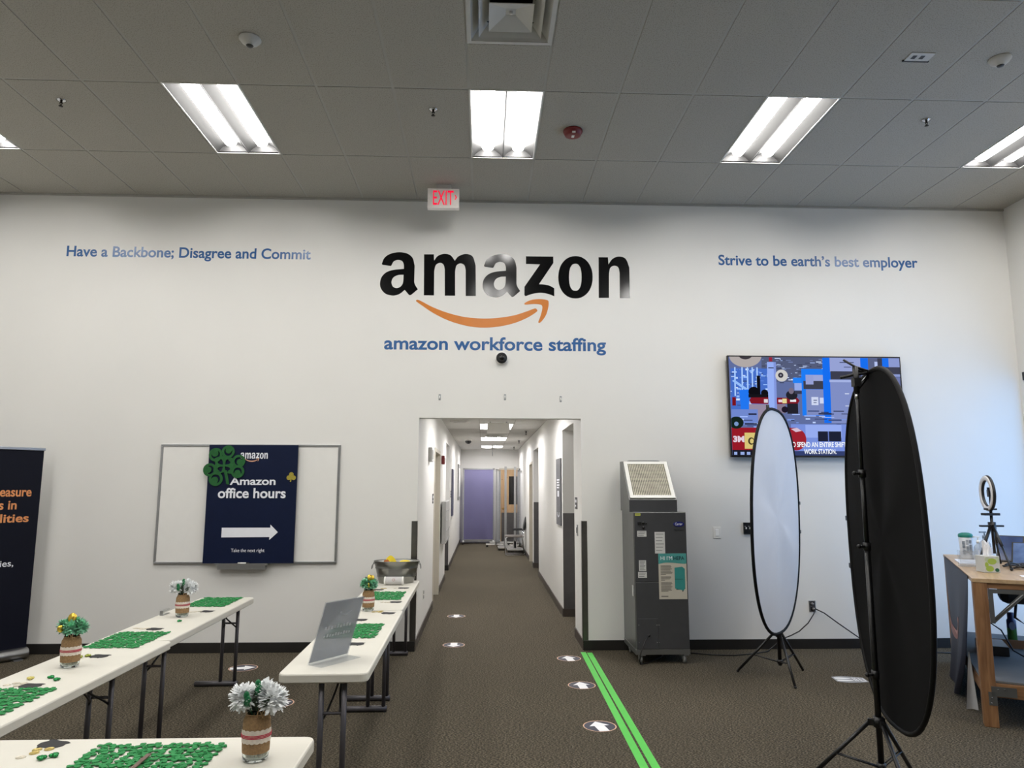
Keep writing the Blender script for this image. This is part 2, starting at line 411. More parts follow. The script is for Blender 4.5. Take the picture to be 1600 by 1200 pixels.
# stainless wall protection and corner guards
m_panel = M('grey_wall_protection', (98, 96, 96), .32, .55, var=.06)
b = B(); b.box(HR, R1-.006, .1, 2.7, R1, 1.32); struct(b.go('trim_4', m_panel))
b = B(); b.box(HR, Q1-.006, .1, 2.7, Q1, 1.34); struct(b.go('trim_5', m_panel))
b = B(); b.box(HL-t_, LO1-.006, .1, HL, LO1, 1.32); struct(b.go('trim_6', m_panel))
b = B(); b.box(DL-.055, -.004, .1, DL+.003, 0, 1.31); b.box(DL, -.004, .1, DL+.004, .06, 1.31); struct(b.go('trim_7', m_steel))
b = B(); b.box(DR-.003, -.004, .1, DR+.052, 0, 1.31); b.box(DR-.004, -.004, .1, DR, .06, 1.31); struct(b.go('trim_8', m_steel))
# doors off the corridor and at its end
m_frame = M('beige_door_frame', (196, 190, 176), .45, var=.02)
def side_door(name, x, y0, y1, h, sgn):
    """door in a corridor wall, leaf recessed; sgn = direction from corridor into the wall"""
    b = B()
    b.box(x-sgn*.012, y0-.05, 0, x+sgn*.12, y0, h+.05); b.box(x-sgn*.012, y1, 0, x+sgn*.12, y1+.05, h+.05); b.box(x-sgn*.012, y0, h, x+sgn*.12, y1, h+.05)
    d = struct(b.go(name, m_frame))
    b = B(); b.box(x+sgn*.07, y0, .005, x+sgn*.115, y1, h); b.go('leaf', M('beige_door_leaf', (206, 200, 187), .45), d)
    b = B(); b.cyl((x+sgn*.07, y0+.08, 1.0), (x+sgn*.02, y0+.08, 1.0), .011, 10); b.tube([(x+sgn*.02, y0+.08, 1.0), (x+sgn*.02, y0+.2, 1.0)], .01, 8); b.go('handle', m_alu, d)
    return d
side_door('door_1', HL, LD0, LD1, LDH, -1)
side_door('door_2', HR, RD0, RD1, RDH, 1)
ex0, ex1, eh = .66, 1.62, 2.16
b = B(); y = HE
b.box(ex0-.05, y-.03, 0, ex0, y, eh+.05); b.box(ex1, y-.03, 0, min(ex1+.05, HR+.39), y, eh+.05); b.box(ex0, y-.03, eh, ex1, y, eh+.05)
d3 = struct(b.go('door_3', m_frame))
b = B(); b.box(ex0, y-.02, 1.0, ex1, y-.001, eh); b.box(ex0, y-.018, .01, ex1, y-.001, 1.0); b.go('leaf', m_oak, d3)
b = B(); b.box(ex0+.02, y-.024, .02, ex1-.02, y-.02, .88); b.go('kick_plate', m_panel, d3)
b = B(); b.box(.9, y-.026, 1.12, 1.45, y-.02, 1.96); b.go('pane', M('dark_glass', (12, 13, 15), .08), d3)
b = B(); b.ball((ex0+.07, y-.055, 1.0), .03); b.cyl((ex0+.07, y-.02, 1.0), (ex0+.07, y-.055, 1.0), .012); b.go('knob', M('brass', (176, 140, 70), .3, 1.0), d3)

# ------------------------------------------------------------------ ceiling lights
m_tube = glow('tube_lens', (255, 252, 248), LAMP)
m_htube = glow('corridor_tube_lens', (255, 252, 252), HALL_LAMP)
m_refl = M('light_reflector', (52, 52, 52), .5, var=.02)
def troffer(label, x0, y0, z, tube, group, refl=None):
    """recessed 2 x 4 ft basket light; origin at the corner of its cell"""
    t = thing('ceiling_light', label, 'ceiling light', (x0, y0, z), 0, group)
    L_ = 2*T; d = .1; e = .0125
    b = B()
    b.box(0, 0, -.003, T, e, .012); b.box(0, L_-e, -.003, T, L_, .012); b.box(0, e, -.003, e, L_-e, .012); b.box(T-e, e, -.003, T, L_-e, .012)
    b.go('frame', m_wmetal, t)
    b = B(); W = T-2*e; hw = W/2
    for k in range(2):
        xs_ = e+k*hw
        def f(u, v, xs_=xs_):
            a = u*2-1; q = abs(a)
            return (xs_+u*hw, e+v*(L_-2*e), .0+d*(1-q**2.2)*.92)
        b.grid(f, 10, 1)
        for yy in (e, L_-e):
            pts = [f(i/10, 0) for i in range(11)]
            b.poly([(p[0], yy, p[2]) for p in pts])
    b.box(e, e, d, T-e, L_-e, d+.01); b.box(T/2-.004, e, -.001, T/2+.004, L_-e, .02)
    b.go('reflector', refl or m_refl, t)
    for k in range(2):
        b = B(); cx = e+hw*(k+.5); r = .057
        ring = lambda yy, sc: [(cx+r*sc*math.cos(PI*i/10), yy, .078-.052*sc*math.sin(PI*i/10)) for i in range(11)]
        st = [(e+.03, .25), (e+.045, .75), (e+.075, 1), (L_-e-.075, 1), (L_-e-.045, .75), (L_-e-.03, .25)]
        V = [[b.bm.verts.new(p) for p in ring(*s_)] for s_ in st]
        for A, C in zip(V, V[1:]):
            for i in range(10): fc = b.bm.faces.new((A[i], A[i+1], C[i+1], C[i])); fc.smooth = True
        b.bm.faces.new(V[0]); b.bm.faces.new(V[-1])
        b.go('tube_lens', tube, t)
    return t
names = {-2: 'recessed ceiling light cut off at the left edge of the photo', -1: 'recessed two-tube ceiling light above the left wall motto, left of the air diffuser',
         0: 'recessed two-tube ceiling light straight above the company wordmark, below the air diffuser', 1: 'recessed two-tube ceiling light above the wall television, right of the red detector',
         2: 'recessed ceiling light cut off at the right edge near the corner'}
proto = None
for k, r in LIGHTS:
    y0 = rows[r][0]
    if r == 1: lab, grp = names[k], 'ceiling lights in the row before the back wall'
    else: lab, grp = 'recessed two-tube ceiling light overhead nearer the camera, out of the frame', 'ceiling lights behind the camera'
    if proto is None: proto = troffer(lab, k*4*T, y0, H, m_tube, grp)
    else: dup(proto, (k*4*T, y0, H), 0, lab, grp)
hp = None
for i, (y0, y1) in enumerate(HLIGHT):
    lab = 'recessed corridor ceiling light, %s' % ('just inside the opening, above the wall sounder', 'behind the hanging white panel', 'second in view behind the hanging panel', 'furthest, near the purple screen')[i]
    if hp is None: hp = troffer(lab, .06, y0, HC, m_htube, 'corridor ceiling lights', m_wmetal)
    else: dup(hp, (.06, y0, HC), 0, lab)

# ------------------------------------------------------------------ ceiling fittings
b0 = thing('air_diffuser', 'square white ceiling air diffuser with stepped cones, top centre', 'air vent', (.0, rows[2][0], H))
m_vent = M('vent_enamel', (196, 195, 190), .5, var=.03)
b = B(); e = T/2; b.box(0, 0, -.004, .03, T, .01); b.box(T-.03, 0, -.004, T, T, .01); b.box(.03, 0, -.004, T-.03, .03, .01); b.box(.03, T-.03, -.004, T-.03, T, .01); b.go('frame', m_vent, b0)
def coney(b, o, z0, i, z1, t=.006):
    P = [(o, o, z0), (T-o, o, z0), (T-o, T-o, z0), (o, T-o, z0)]; Q = [(i, i, z1), (T-i, i, z1), (T-i, T-i, z1), (i, T-i, z1)]
    for k in range(4):
        k2 = (k+1) % 4; b.poly([P[k], P[k2], Q[k2], Q[k]]); b.poly([(p[0], p[1], p[2]+t) for p in (P[k], P[k2], Q[k2], Q[k])][::-1]); b.poly([P[k], (P[k][0], P[k][1], P[k][2]+t), (P[k2][0], P[k2][1], P[k2][2]+t), P[k2]])
b = B(); coney(b, .028, 0, .1, .08); b.go('cone', m_vent, b0)
b = B(); coney(b, .085, -.01, .16, .06); b.go('cone', m_vent, b0)
b = B(); coney(b, .155, -.012, .27, .035)
b.poly([(.27, .27, .037), (T-.27, .27, .037), (T-.27, T-.27, .037), (.27, T-.27, .037)])
b.lathe([(0, .02), (.012, .02), (.014, .036)], 12, c=(e, e, 0)); b.go('core', m_vent, b0)
b = B(); b.lathe([(.2, .04), (.2, .24), (0, .24)], 20, c=(e, e, 0)); b.go('duct', M('dark_duct', (20, 20, 20), .8), b0)
# smoke/occupancy domes
def dome(label, x, y):
    t = thing('ceiling_sensor', label, 'sensor', (x, y, H), 0, 'white ceiling sensors')
    b = B(); b.lathe([(.0, .0), (.075, 0), (.078, -.006), (.06, -.03), (.032, -.05), (.03, -.054), (0, -.054)], 24); b.go('housing', M('sensor_white', (200, 199, 194), .5), t)
    b = B(); b.lathe([(.026, -.0545), (.02, -.062), (0, -.066)], 16); b.go('lens', M('sensor_lens', (60, 60, 58), .3), t)
dome('round white ceiling sensor above the left light row, left of the diffuser', -1.546, -2.88); dome('round white ceiling sensor at the far right of the ceiling', 3.963, -2.865)
def sprinkler(label, x, y, z=H, s=1.0):
    t = thing('sprinkler_head', label, 'sprinkler', (x, y, z), 0, 'ceiling sprinkler heads')
    b = B(); b.lathe([(.012*s, -.001), (.035*s, -.001), (.037*s, -.006), (.02*s, -.01), (.012*s, -.008)], 16); b.go('escutcheon', m_chrome, t)
    b = B(); b.cyl((0, 0, -.004), (0, 0, -.03*s), .009*s, 8); b.cyl((-.012*s, 0, -.025*s), (0, 0, -.055*s), .003*s, 6); b.cyl((.012*s, 0, -.025*s), (0, 0, -.055*s), .003*s, 6)
    b.lathe([(0, -.056*s), (.017*s, -.055*s), (.017*s, -.058*s), (0, -.058*s)], 10); b.go('deflector', M('dark_bronze', (50, 48, 45), .4, .8), t)
sprinkler('sprinkler head in the left ceiling, nearest the left edge', -3.373, -1.983); sprinkler('sprinkler head left of the middle ceiling light', -.307, -1.96); sprinkler('sprinkler head right of the right ceiling light', 3.962, -1.967)
t = thing('smoke_detector', 'round red fire detector on the ceiling right of the middle light', 'detector', (.919, -1.645, H))
m_red = M('red_plastic', (120, 28, 30), .45)
b = B(); b.lathe([(0, 0), (.085, 0), (.088, -.012), (.08, -.03), (.078, -.032), (.07, -.05), (.05, -.055), (0, -.055)], 24); b.go('housing', m_red, t)
b = B(); b.box(-.015, -.074, -.054, .015, -.066, -.04); b.box(-.012, -.02, -.058, .012, .02, -.055); b.go('lens', m_white, t)
t = thing('ceiling_plate', 'small ceiling plate with a dark slot, right of the right light', 'plate', (3.349, -2.872, H))
b = B(); b.box(-.09, -.05, -.008, .09, .05, 0, bev=.002); b.go('plate', m_vent, t)
b = B(); b.box(-.1, .05, -.01, .1, .062, 0); b.box(-.06, -.02, -.01, -.03, .02, -.008); b.box(.0, -.02, -.01, .03, .02, -.008); b.go('slot', m_black, t)
# exit sign hung from the ceiling near the back wall
t = thing('exit_sign', 'lit red EXIT sign hanging from the ceiling above the wordmark', 'exit sign', (-.305, -.40, H))
b = B(); b.prism([(-.165, -.035), (.165, -.035), (.165, .035), (-.165, .035)], -.262, -.05); b.go('housing', M('exit_housing', (214, 208, 202), .3, emit=.16), t)
b = B(); b.box(-.08, -.025, -.05, .08, .025, 0, bev=.004); b.go('canopy', m_vent, t)
link('lettering', text('EXIT', (-.108, -.23, .108, -.072), .0, .003, y=-.035), glow('exit_red', (255, 22, 66), 1.0), t)
link('chevron', flat([[(.118, -.12), (.128, -.12), (.143, -.146), (.128, -.172), (.118, -.172), (.131, -.146)]], .003), glow('exit_red', (255, 40, 75), 1.6), t).location.y = -.035

# ------------------------------------------------------------------ lettering on the back wall
# outlines of the wordmark and smile, in metres on the wall (x, z); third value marks a corner
a_out = [(-0.994, 4.089, 1), (-0.969, 4.155), (-0.910, 4.202), (-0.816, 4.225), (-0.721, 4.212), (-0.659, 4.162), (-0.634, 4.075, 1), (-0.635, 3.890, 1), (-0.625, 3.857), (-0.594, 3.807, 1), (-0.661, 3.747, 1), (-0.679, 3.739), (-0.694, 3.748, 1), (-0.737, 3.799, 1), (-0.776, 3.763), (-0.817, 3.741), (-0.872, 3.733), (-0.945, 3.753), (-0.994, 3.807), (-1.007, 3.869), (-0.992, 3.939), (-0.941, 3.995), (-0.863, 4.023), (-0.751, 4.036, 1), (-0.754, 4.087), (-0.774, 4.125), (-0.819, 4.137), (-0.863, 4.120), (-0.885, 4.080), (-0.893, 4.067, 1), (-0.984, 4.078, 1)]
a_in = [(-0.753, 3.970, 1), (-0.815, 3.964), (-0.864, 3.936), (-0.883, 3.887), (-0.869, 3.838), (-0.832, 3.818), (-0.788, 3.831), (-0.758, 3.877)]
m_out = [(-0.533, 4.205, 1), (-0.426, 4.207, 1), (-0.422, 4.134, 1), (-0.383, 4.187), (-0.312, 4.214), (-0.242, 4.198), (-0.194, 4.137, 1), (-0.153, 4.188), (-0.072, 4.216), (0.002, 4.187), (0.036, 4.085, 1), (0.041, 3.740, 1), (-0.069, 3.739, 1), (-0.073, 4.032, 1), (-0.088, 4.086), (-0.131, 4.107), (-0.175, 4.082), (-0.189, 4.016, 1), (-0.186, 3.740, 1), (-0.298, 3.739, 1), (-0.303, 4.036, 1), (-0.318, 4.090), (-0.357, 4.110), (-0.402, 4.083), (-0.419, 4.013, 1), (-0.417, 3.740, 1), (-0.527, 3.740, 1)]
z_out = [(0.593, 4.199, 1), (0.897, 4.200, 1), (0.897, 4.126, 1), (0.736, 3.881, 1), (0.792, 3.879), (0.856, 3.865), (0.905, 3.837, 1), (0.905, 3.746, 1), (0.841, 3.771), (0.756, 3.784), (0.664, 3.771), (0.588, 3.744, 1), (0.575, 3.757, 1), (0.576, 3.851, 1), (0.750, 4.109, 1), (0.593, 4.111, 1)]
n_out = [(1.403, 4.199, 1), (1.508, 4.200, 1), (1.512, 4.119, 1), (1.559, 4.183), (1.632, 4.211), (1.706, 4.185), (1.745, 4.086, 1), (1.744, 3.736, 1), (1.633, 3.735, 1), (1.635, 4.026, 1), (1.621, 4.085), (1.578, 4.105), (1.532, 4.079), (1.516, 4.010, 1), (1.511, 3.736, 1), (1.398, 3.734, 1)]
o_out = [(1.333, 3.968), (1.331, 3.926), (1.323, 3.888), (1.312, 3.853), (1.297, 3.821), (1.278, 3.793), (1.255, 3.770), (1.230, 3.751), (1.202, 3.736), (1.172, 3.728), (1.139, 3.725), (1.106, 3.727), (1.076, 3.735), (1.049, 3.748), (1.024, 3.767), (1.002, 3.790), (0.984, 3.817), (0.969, 3.849), (0.958, 3.884), (0.952, 3.921), (0.950, 3.963), (0.953, 4.005), (0.960, 4.043), (0.971, 4.079), (0.986, 4.111), (1.005, 4.139), (1.027, 4.163), (1.053, 4.183), (1.081, 4.197), (1.111, 4.206), (1.144, 4.209), (1.178, 4.207), (1.208, 4.199), (1.235, 4.185), (1.260, 4.167), (1.282, 4.143), (1.300, 4.115), (1.315, 4.083), (1.326, 4.048), (1.332, 4.011)]
o_in = [(1.210, 3.967), (1.208, 3.928), (1.205, 3.898), (1.199, 3.872), (1.191, 3.851), (1.181, 3.834), (1.170, 3.822), (1.156, 3.814), (1.139, 3.812), (1.121, 3.814), (1.107, 3.821), (1.096, 3.833), (1.087, 3.850), (1.079, 3.871), (1.074, 3.896), (1.071, 3.926), (1.070, 3.966), (1.072, 4.005), (1.075, 4.035), (1.081, 4.061), (1.089, 4.082), (1.099, 4.099), (1.110, 4.112), (1.124, 4.119), (1.142, 4.122), (1.160, 4.120), (1.173, 4.113), (1.184, 4.100), (1.194, 4.084), (1.201, 4.063), (1.206, 4.037), (1.209, 4.007)]
s_main = [(-0.611, 3.680), (-0.595, 3.689), (-0.556, 3.675), (-0.429, 3.609), (-0.278, 3.551), (-0.117, 3.509), (0.024, 3.491), (0.174, 3.488), (0.325, 3.501), (0.476, 3.530), (0.608, 3.575), (0.689, 3.606), (0.714, 3.592), (0.707, 3.567), (0.608, 3.502), (0.476, 3.444), (0.326, 3.405), (0.175, 3.387), (0.024, 3.391), (-0.126, 3.420), (-0.277, 3.470), (-0.428, 3.547), (-0.550, 3.629), (-0.603, 3.667)]
s_head = [(0.573, 3.657), (0.603, 3.682), (0.669, 3.706), (0.755, 3.713), (0.826, 3.702), (0.842, 3.679), (0.837, 3.616), (0.812, 3.533), (0.771, 3.471), (0.741, 3.445), (0.728, 3.457), (0.749, 3.514), (0.770, 3.590), (0.771, 3.634), (0.750, 3.651), (0.679, 3.657), (0.596, 3.649)]
da = (1.122, -0.006)
LOGO = [smooth_loop(a_out), smooth_loop(a_in)] + [smooth_loop([(p[0]+da[0], p[1]+da[1])+tuple(p[2:]) for p in L_]) for L_ in (a_out, a_in)]
LOGO += [smooth_loop(L_) for L_ in (m_out, z_out, n_out)] + [o_out, o_in]
SMILE = [smooth_loop(L_, 4) for L_ in (s_main, s_head)]
def fit(loops, bbox, src=None):
    P = [p for L_ in (src or loops) for p in L_]; a, b_, c, d = min(p[0] for p in P), max(p[0] for p in P), min(p[1] for p in P), max(p[1] for p in P)
    return [[(bbox[0]+(p[0]-a)/(b_-a)*(bbox[2]-bbox[0]), bbox[1]+(p[1]-c)/(d-c)*(bbox[3]-bbox[1])) for p in L_] for L_ in loops]
t = thing('wall_logo', 'large black vinyl wordmark with orange smile arrow above the corridor opening', 'wall logo', (0, 0, 0))
link('wordmark', flat(LOGO, .0016), m_blk_vinyl, t)
o = link('smile_arrow', flat(SMILE, .0016), m_orange, t); o['label'] = 'orange curved smile arrow'
words(text('amazon workforce staffing', (-.944, 3.088, 1.469, 3.281), .022), .028, m_blue_vinyl, thing('wall_lettering', 'blue wall lettering under the orange smile arrow', 'lettering'))
words(text('Have a Backbone; Disagree and Commit', (-4.386, 4.09, -1.77, 4.247), .02), .028, m_blue_vinyl, thing('wall_lettering', 'long blue motto lettering high on the wall, left of the wordmark', 'lettering'))
words(text('Strive to be earth\u2019s best employer', (2.753, 4.09, 5.036, 4.25), .02), .028, m_blue_vinyl, thing('wall_lettering', 'blue motto lettering high on the wall above the television', 'lettering'))
me = text('A', (0, 4.26, .13, 4.40), .01)
for v in me.vertices: x, y_, z = v.co; v.co = (XR+y_-.001, -.27-x, z)
tag(link('wall_lettering', me, m_blue_vinyl), 'start of blue lettering on the right wall near the corner', 'lettering')

# small fittings on the back wall
t = thing('dome_camera', 'black dome security camera on a white mount above the opening', 'camera', (.327, 0, 3.045)); t.scale = (.78, .78, .78)
Rx = Matrix.Rotation(PI/2, 4, 'X')
b = B(); b.lathe([(0, 0), (.085, 0), (.085, .03), (.078, .04), (0, .04)], 24, mat=Rx); b.go('mount', m_white, t)
b = B(); b.lathe([(.076, .04), (.076, .055), (.055, .062), (.05, .07), (.05, .062)], 24, mat=Rx); b.go('ring', m_black, t)
b = B(); b.lathe([(.05, .06), (.047, .075), (.035, .09), (.018, .099), (0, .101)], 20, mat=Rx); b.go('bubble', M('smoked_dome', (10, 10, 11), .08), t)
for i, (x, z) in enumerate(((-.336, 2.615), (.365, 2.62), (.967, 2.603))):
    t = thing('adhesive_hook', ('left', 'middle', 'right')[i]+'most of three small clear hooks over the corridor opening', 'hook', (x, 0, z), 0, 'hooks above the opening')
    b = B(); b.box(-.011, -.004, -.03, .011, 0, .035, bev=.002); b.go('backing', clear('hook_clear', (235, 235, 235), .5), t)
    b = B(); b.tube([(0, -.004, .018), (0, -.012, 0), (0, -.02, -.016), (0, -.03, -.012), (0, -.032, 0)], .0045, 6); b.go('hook', m_white, t)
def outlet(label, loc, rotz=0, plug=False, name='wall_outlet'):
    t = thing(name, label, 'outlet', loc, rotz)
    b = B(); b.box(-.036, -.006, -.058, .036, 0, .058, bev=.003); b.go('cover_plate', m_alu if plug else m_white, t)
    b = B(); b.box(-.02, -.009, .008, .02, -.006, .045, bev=.002); b.box(-.02, -.009, -.045, .02, -.006, -.008, bev=.002); b.go('receptacle', m_black if plug else M('outlet_grey', (70, 70, 72), .5), t)
    if plug:
        for dx, dz in ((-.004, .026), (.006, -.026)):
            b = B(); b.lathe([(0, 0), (.014, 0), (.013, .022), (.007, .03), (0, .03)], 12, mat=Matrix.Translation((dx, -.009, dz)) @ Rx); b.go('plug', M('plug_grey', (120, 120, 122), .4), t)
    return t
outlet('grey wall outlet with two plugs between the white and black backdrops', (3.605, 0, .43), 0, True)
outlet('small wall outlet on the corridor side wall past the table end', (HL, 1.06, .41), PI/2)
t = thing('wall_switch', 'white wall switch plate right of the grey air cleaner', 'switch', (2.62, 0, 1.19))
b = B(); b.box(-.042, -.006, -.06, .042, 0, .06, bev=.003); b.go('cover_plate', m_white, t); b = B(); b.box(-.017, -.011, -.033, .017, -.006, .033, bev=.002); b.go('rocker', M('switch_rocker', (244, 243, 240), .3), t)
t = thing('wall_box', 'black wall plate with white marks behind the white backdrop edge', 'wall plate', (3.0, 0, 1.235))
b = B(); b.box(-.095, -.02, -.06, .095, 0, .06, bev=.003); b.go('cover_plate', m_black, t)
b = B()
for x in (-.07, -.03, .01, .05): b.box(x-.006, -.022, -.008, x+.006, -.02, .012); b.box(x-.014, -.0215, .018, x-.008, -.02, .024)
b.go('jack', m_white, t)

# ------------------------------------------------------------------ whiteboard with sign
t = thing('whiteboard', 'wide wall-mounted whiteboard with aluminium frame behind the navy sign', 'whiteboard', (-2.2985, 0, .878))
hw = .9295; hh = 1.226
b = B(); b.box(-hw+.02, -.014, .02, hw-.02, -.001, hh-.02); b.go('writing_surface', M('whiteboard_enamel', (232, 231, 227), .22, var=.01), t)
b = B(); b.box(-hw, -.022, 0, hw, 0, .024, bev=.003); b.box(-hw, -.022, hh-.024, hw, 0, hh, bev=.003); b.box(-hw, -.022, .024, -hw+.024, 0, hh-.024, bev=.003); b.box(hw-.024, -.022, .024, hw, 0, hh-.024, bev=.003); b.go('frame', m_alu, t)
b = B(); b.box(-.285, -.085, -.006, .245, -.0, .002, bev=.002); b.box(-.285, -.09, -.006, .245, -.083, .012); b.box(-.26, -.08, -.05, .22, -.005, -.006); b.go('marker_tray', m_alu, t)
t2 = thing('direction_sign', 'navy office hours sign with right arrow standing on the whiteboard tray', 'sign', (-2.259, -.05, .889))
b = B(); b.box(-.458, -.008, 0, .458, .008, 1.206); b.go('board', [m_navy], t2)
sx = -2.259; sz = .889
def sgn_text(s, bb, bold): return text(s, (bb[0]-sx, bb[1]-sz, bb[2]-sx, bb[3]-sz), bold, .0012, y=-.008)
def sgn_flat(loops): 
    me = flat([[(x-sx, z-sz) for x, z in L_] for L_ in loops], .0012)
    for v in me.vertices: v.co.y -= .008
    return me
LB = (-2.393, 1.951, -2.112, 2.016)
link('wordmark', sgn_flat(fit(LOGO, LB)), m_print_white, t2)
link('smile_arrow', sgn_flat(fit(SMILE, (-2.352, 1.92, -2.201, 1.957))), M('peach_print', (214, 160, 130), .4), t2)
for a_, b_, c_, g_ in (('Amazon', (-2.487, 1.68, -2.019, 1.761), .022, .1), ('office hours', (-2.602, 1.545, -1.909, 1.651), .022, .02), ('Take the next right', (-2.437, .99, -2.099, 1.035), .0, .0075)): words(sgn_text(a_, b_, c_), g_, m_print_white, t2)
link('arrow', sgn_flat([[(-2.542, 1.148), (-2.055, 1.152), (-2.055, 1.122), (-1.971, 1.2), (-2.05, 1.277), (-2.05, 1.246), (-2.542, 1.246)]]), m_print_white, t2)
t = thing('marker', 'white marker lying on the whiteboard tray', 'marker', (-2.30, -.076, .89))
b = B(); b.cyl((-.055, 0, 0), (.03, 0, 0), .009, 10); b.go('barrel', m_white, t); b = B(); b.cyl((.03, 0, 0), (.06, 0, 0), .0095, 10); b.go('cap', m_black, t)
# cut-felt clover on the sign
def petal(cx, cz, a, L_, w_):
    return [(cx+(p[0]*math.cos(a)-p[1]*math.sin(a)), cz+(p[0]*math.sin(a)+p[1]*math.cos(a))) for p in smooth_loop([(.0, 0, 1), (L_*.45, w_*.42), (L_*.8, w_*.52), (L_, w_*.3), (L_*.93, 0, 1), (L_, -w_*.3), (L_*.8, -w_*.52), (L_*.45, -w_*.42)], 5)]
bm_ = []
cx, cz = -2.553, 1.88
t = thing('felt_clover', 'large cut-out green felt clover hung over the navy sign corner', 'decoration', (cx, -.06, cz))
def crescent(x, z, r, a0, span, r0, r1):
    n = 16; o_ = [(x+r*r0*math.cos(a0+span*k/n), z+r*r0*math.sin(a0+span*k/n)) for k in range(n+1)]
    i_ = [(x+r*(r0-(r0-r1)*math.sin(PI*k/n)**.7)*math.cos(a0+span*k/n), z+r*(r0-(r0-r1)*math.sin(PI*k/n)**.7)*math.sin(a0+span*k/n)) for k in range(n, -1, -1)]
    return o_+i_[1:-1]
parts = []
for k, (x, z, r, a0) in enumerate(((.035, .143, .066, 2.2), (-.091, .112, .07, 3.0), (-.143, -.045, .068, 4.0), (-.077, -.138, .072, 5.0), (.148, .045, .067, .4), (.143, -.062, .067, 5.6))):
    me = flat([ell(x, z, r, r, 28), crescent(x, z, r, a0, 4.4, .64, .26)], .010)
    for v in me.vertices: v.co.y -= .0005*(k % 3)
    parts.append(me)
hearts = [petal(.014*math.cos(math.radians(a)), .014*math.sin(math.radians(a)), math.radians(a), .06, .05) for a in (45, 135, 225, 315)]
body = smooth_loop([(.03, .1), (.07, .085), (.105, .055), (.1, .0), (.105, -.05), (.07, -.085), (.02, -.07), (-.02, -.075), (-.05, -.095), (-.095, -.085), (-.105, -.04), (-.09, .02), (-.1, .07), (-.06, .09), (-.01, .1)], 4)
me = flat([body]+hearts, .0115); parts.append(me)
parts.append(flat([smooth_loop([(.0, -.05, 1), (.03, -.05, 1), (.05, -.13), (.062, -.195, 1), (.036, -.19, 1), (.02, -.12)], 4)], .0125))
me = join(parts)
link('leaf', me, M('clover_felt', (30, 92, 44), .9, var=.1, vscale=40), t)
t = thing('clover_cutout', 'small gold three-leaf clover stuck on the navy sign right edge', 'decoration', (-1.859, -.06, 1.765))
L_ = []
b = B()
for a in (90, 200, -20): b.prism(ell(.025*math.cos(math.radians(a)), .025*math.sin(math.radians(a)), .024, .024, 16), 0, .004, Rx)
b.prism([(-.004, 0), (.006, 0), (.0, -.052), (-.012, -.05)], 0, .0035, Rx); b.prism(ell(0, 0, .018, .018, 12), 0, .0038, Rx)
b.go('leaf', M('gold_glitter', (178, 164, 66), .45, .4, var=.2, vscale=200), t)

# ------------------------------------------------------------------ roll-up banner, far left
t = thing('roll_up_banner', 'navy roll-up banner with orange and white text, cut off at the left edge', 'banner', (-4.318, -.17, 0), math.radians(52.6))
b = B(); b.box(-.86, -.004, .08, -.01, .004, 2.03); b.go('graphic', M('banner_navy', (8, 11, 27), .55, var=.05, spec=.2), t)
b = B(); b.box(-.87, -.014, 2.02, 0, .014, 2.05, bev=.004); b.go('top_rail', m_alu, t)
b = B(); b.lathe([(0, 0), (.05, 0), (.055, .01), (.055, .87), (.05, .88), (0, .88)], 16, mat=Matrix.Translation((-.88, 0, .055)) @ Matrix.Rotation(PI/2, 4, 'Y') @ Matrix.Diagonal((1, 1.3, 1, 1))); b.box(-.8, -.12, 0, -.72, .12, .012); b.box(-.14, -.09, 0, -.06, .09, .012); b.go('base', m_alu, t)
m_orp = M('orange_print', (226, 150, 92), .5)
for a_, b_ in (('easure', (-.364, 1.563, -.09, 1.628)), ('s in', (-.362, 1.438, -.21, 1.523)), ('lities', (-.342, 1.313, -.094, 1.396))):
    for o in words(text(a_, b_, .02, .001, y=-.004), .02, m_orp, t): o['label'] = 'orange lettering'
link('lettering', join([text('ies,', (-.304, .884, -.19, .95), .008, .001, y=-.004)]), m_print_white, t)['label'] = 'white lettering'

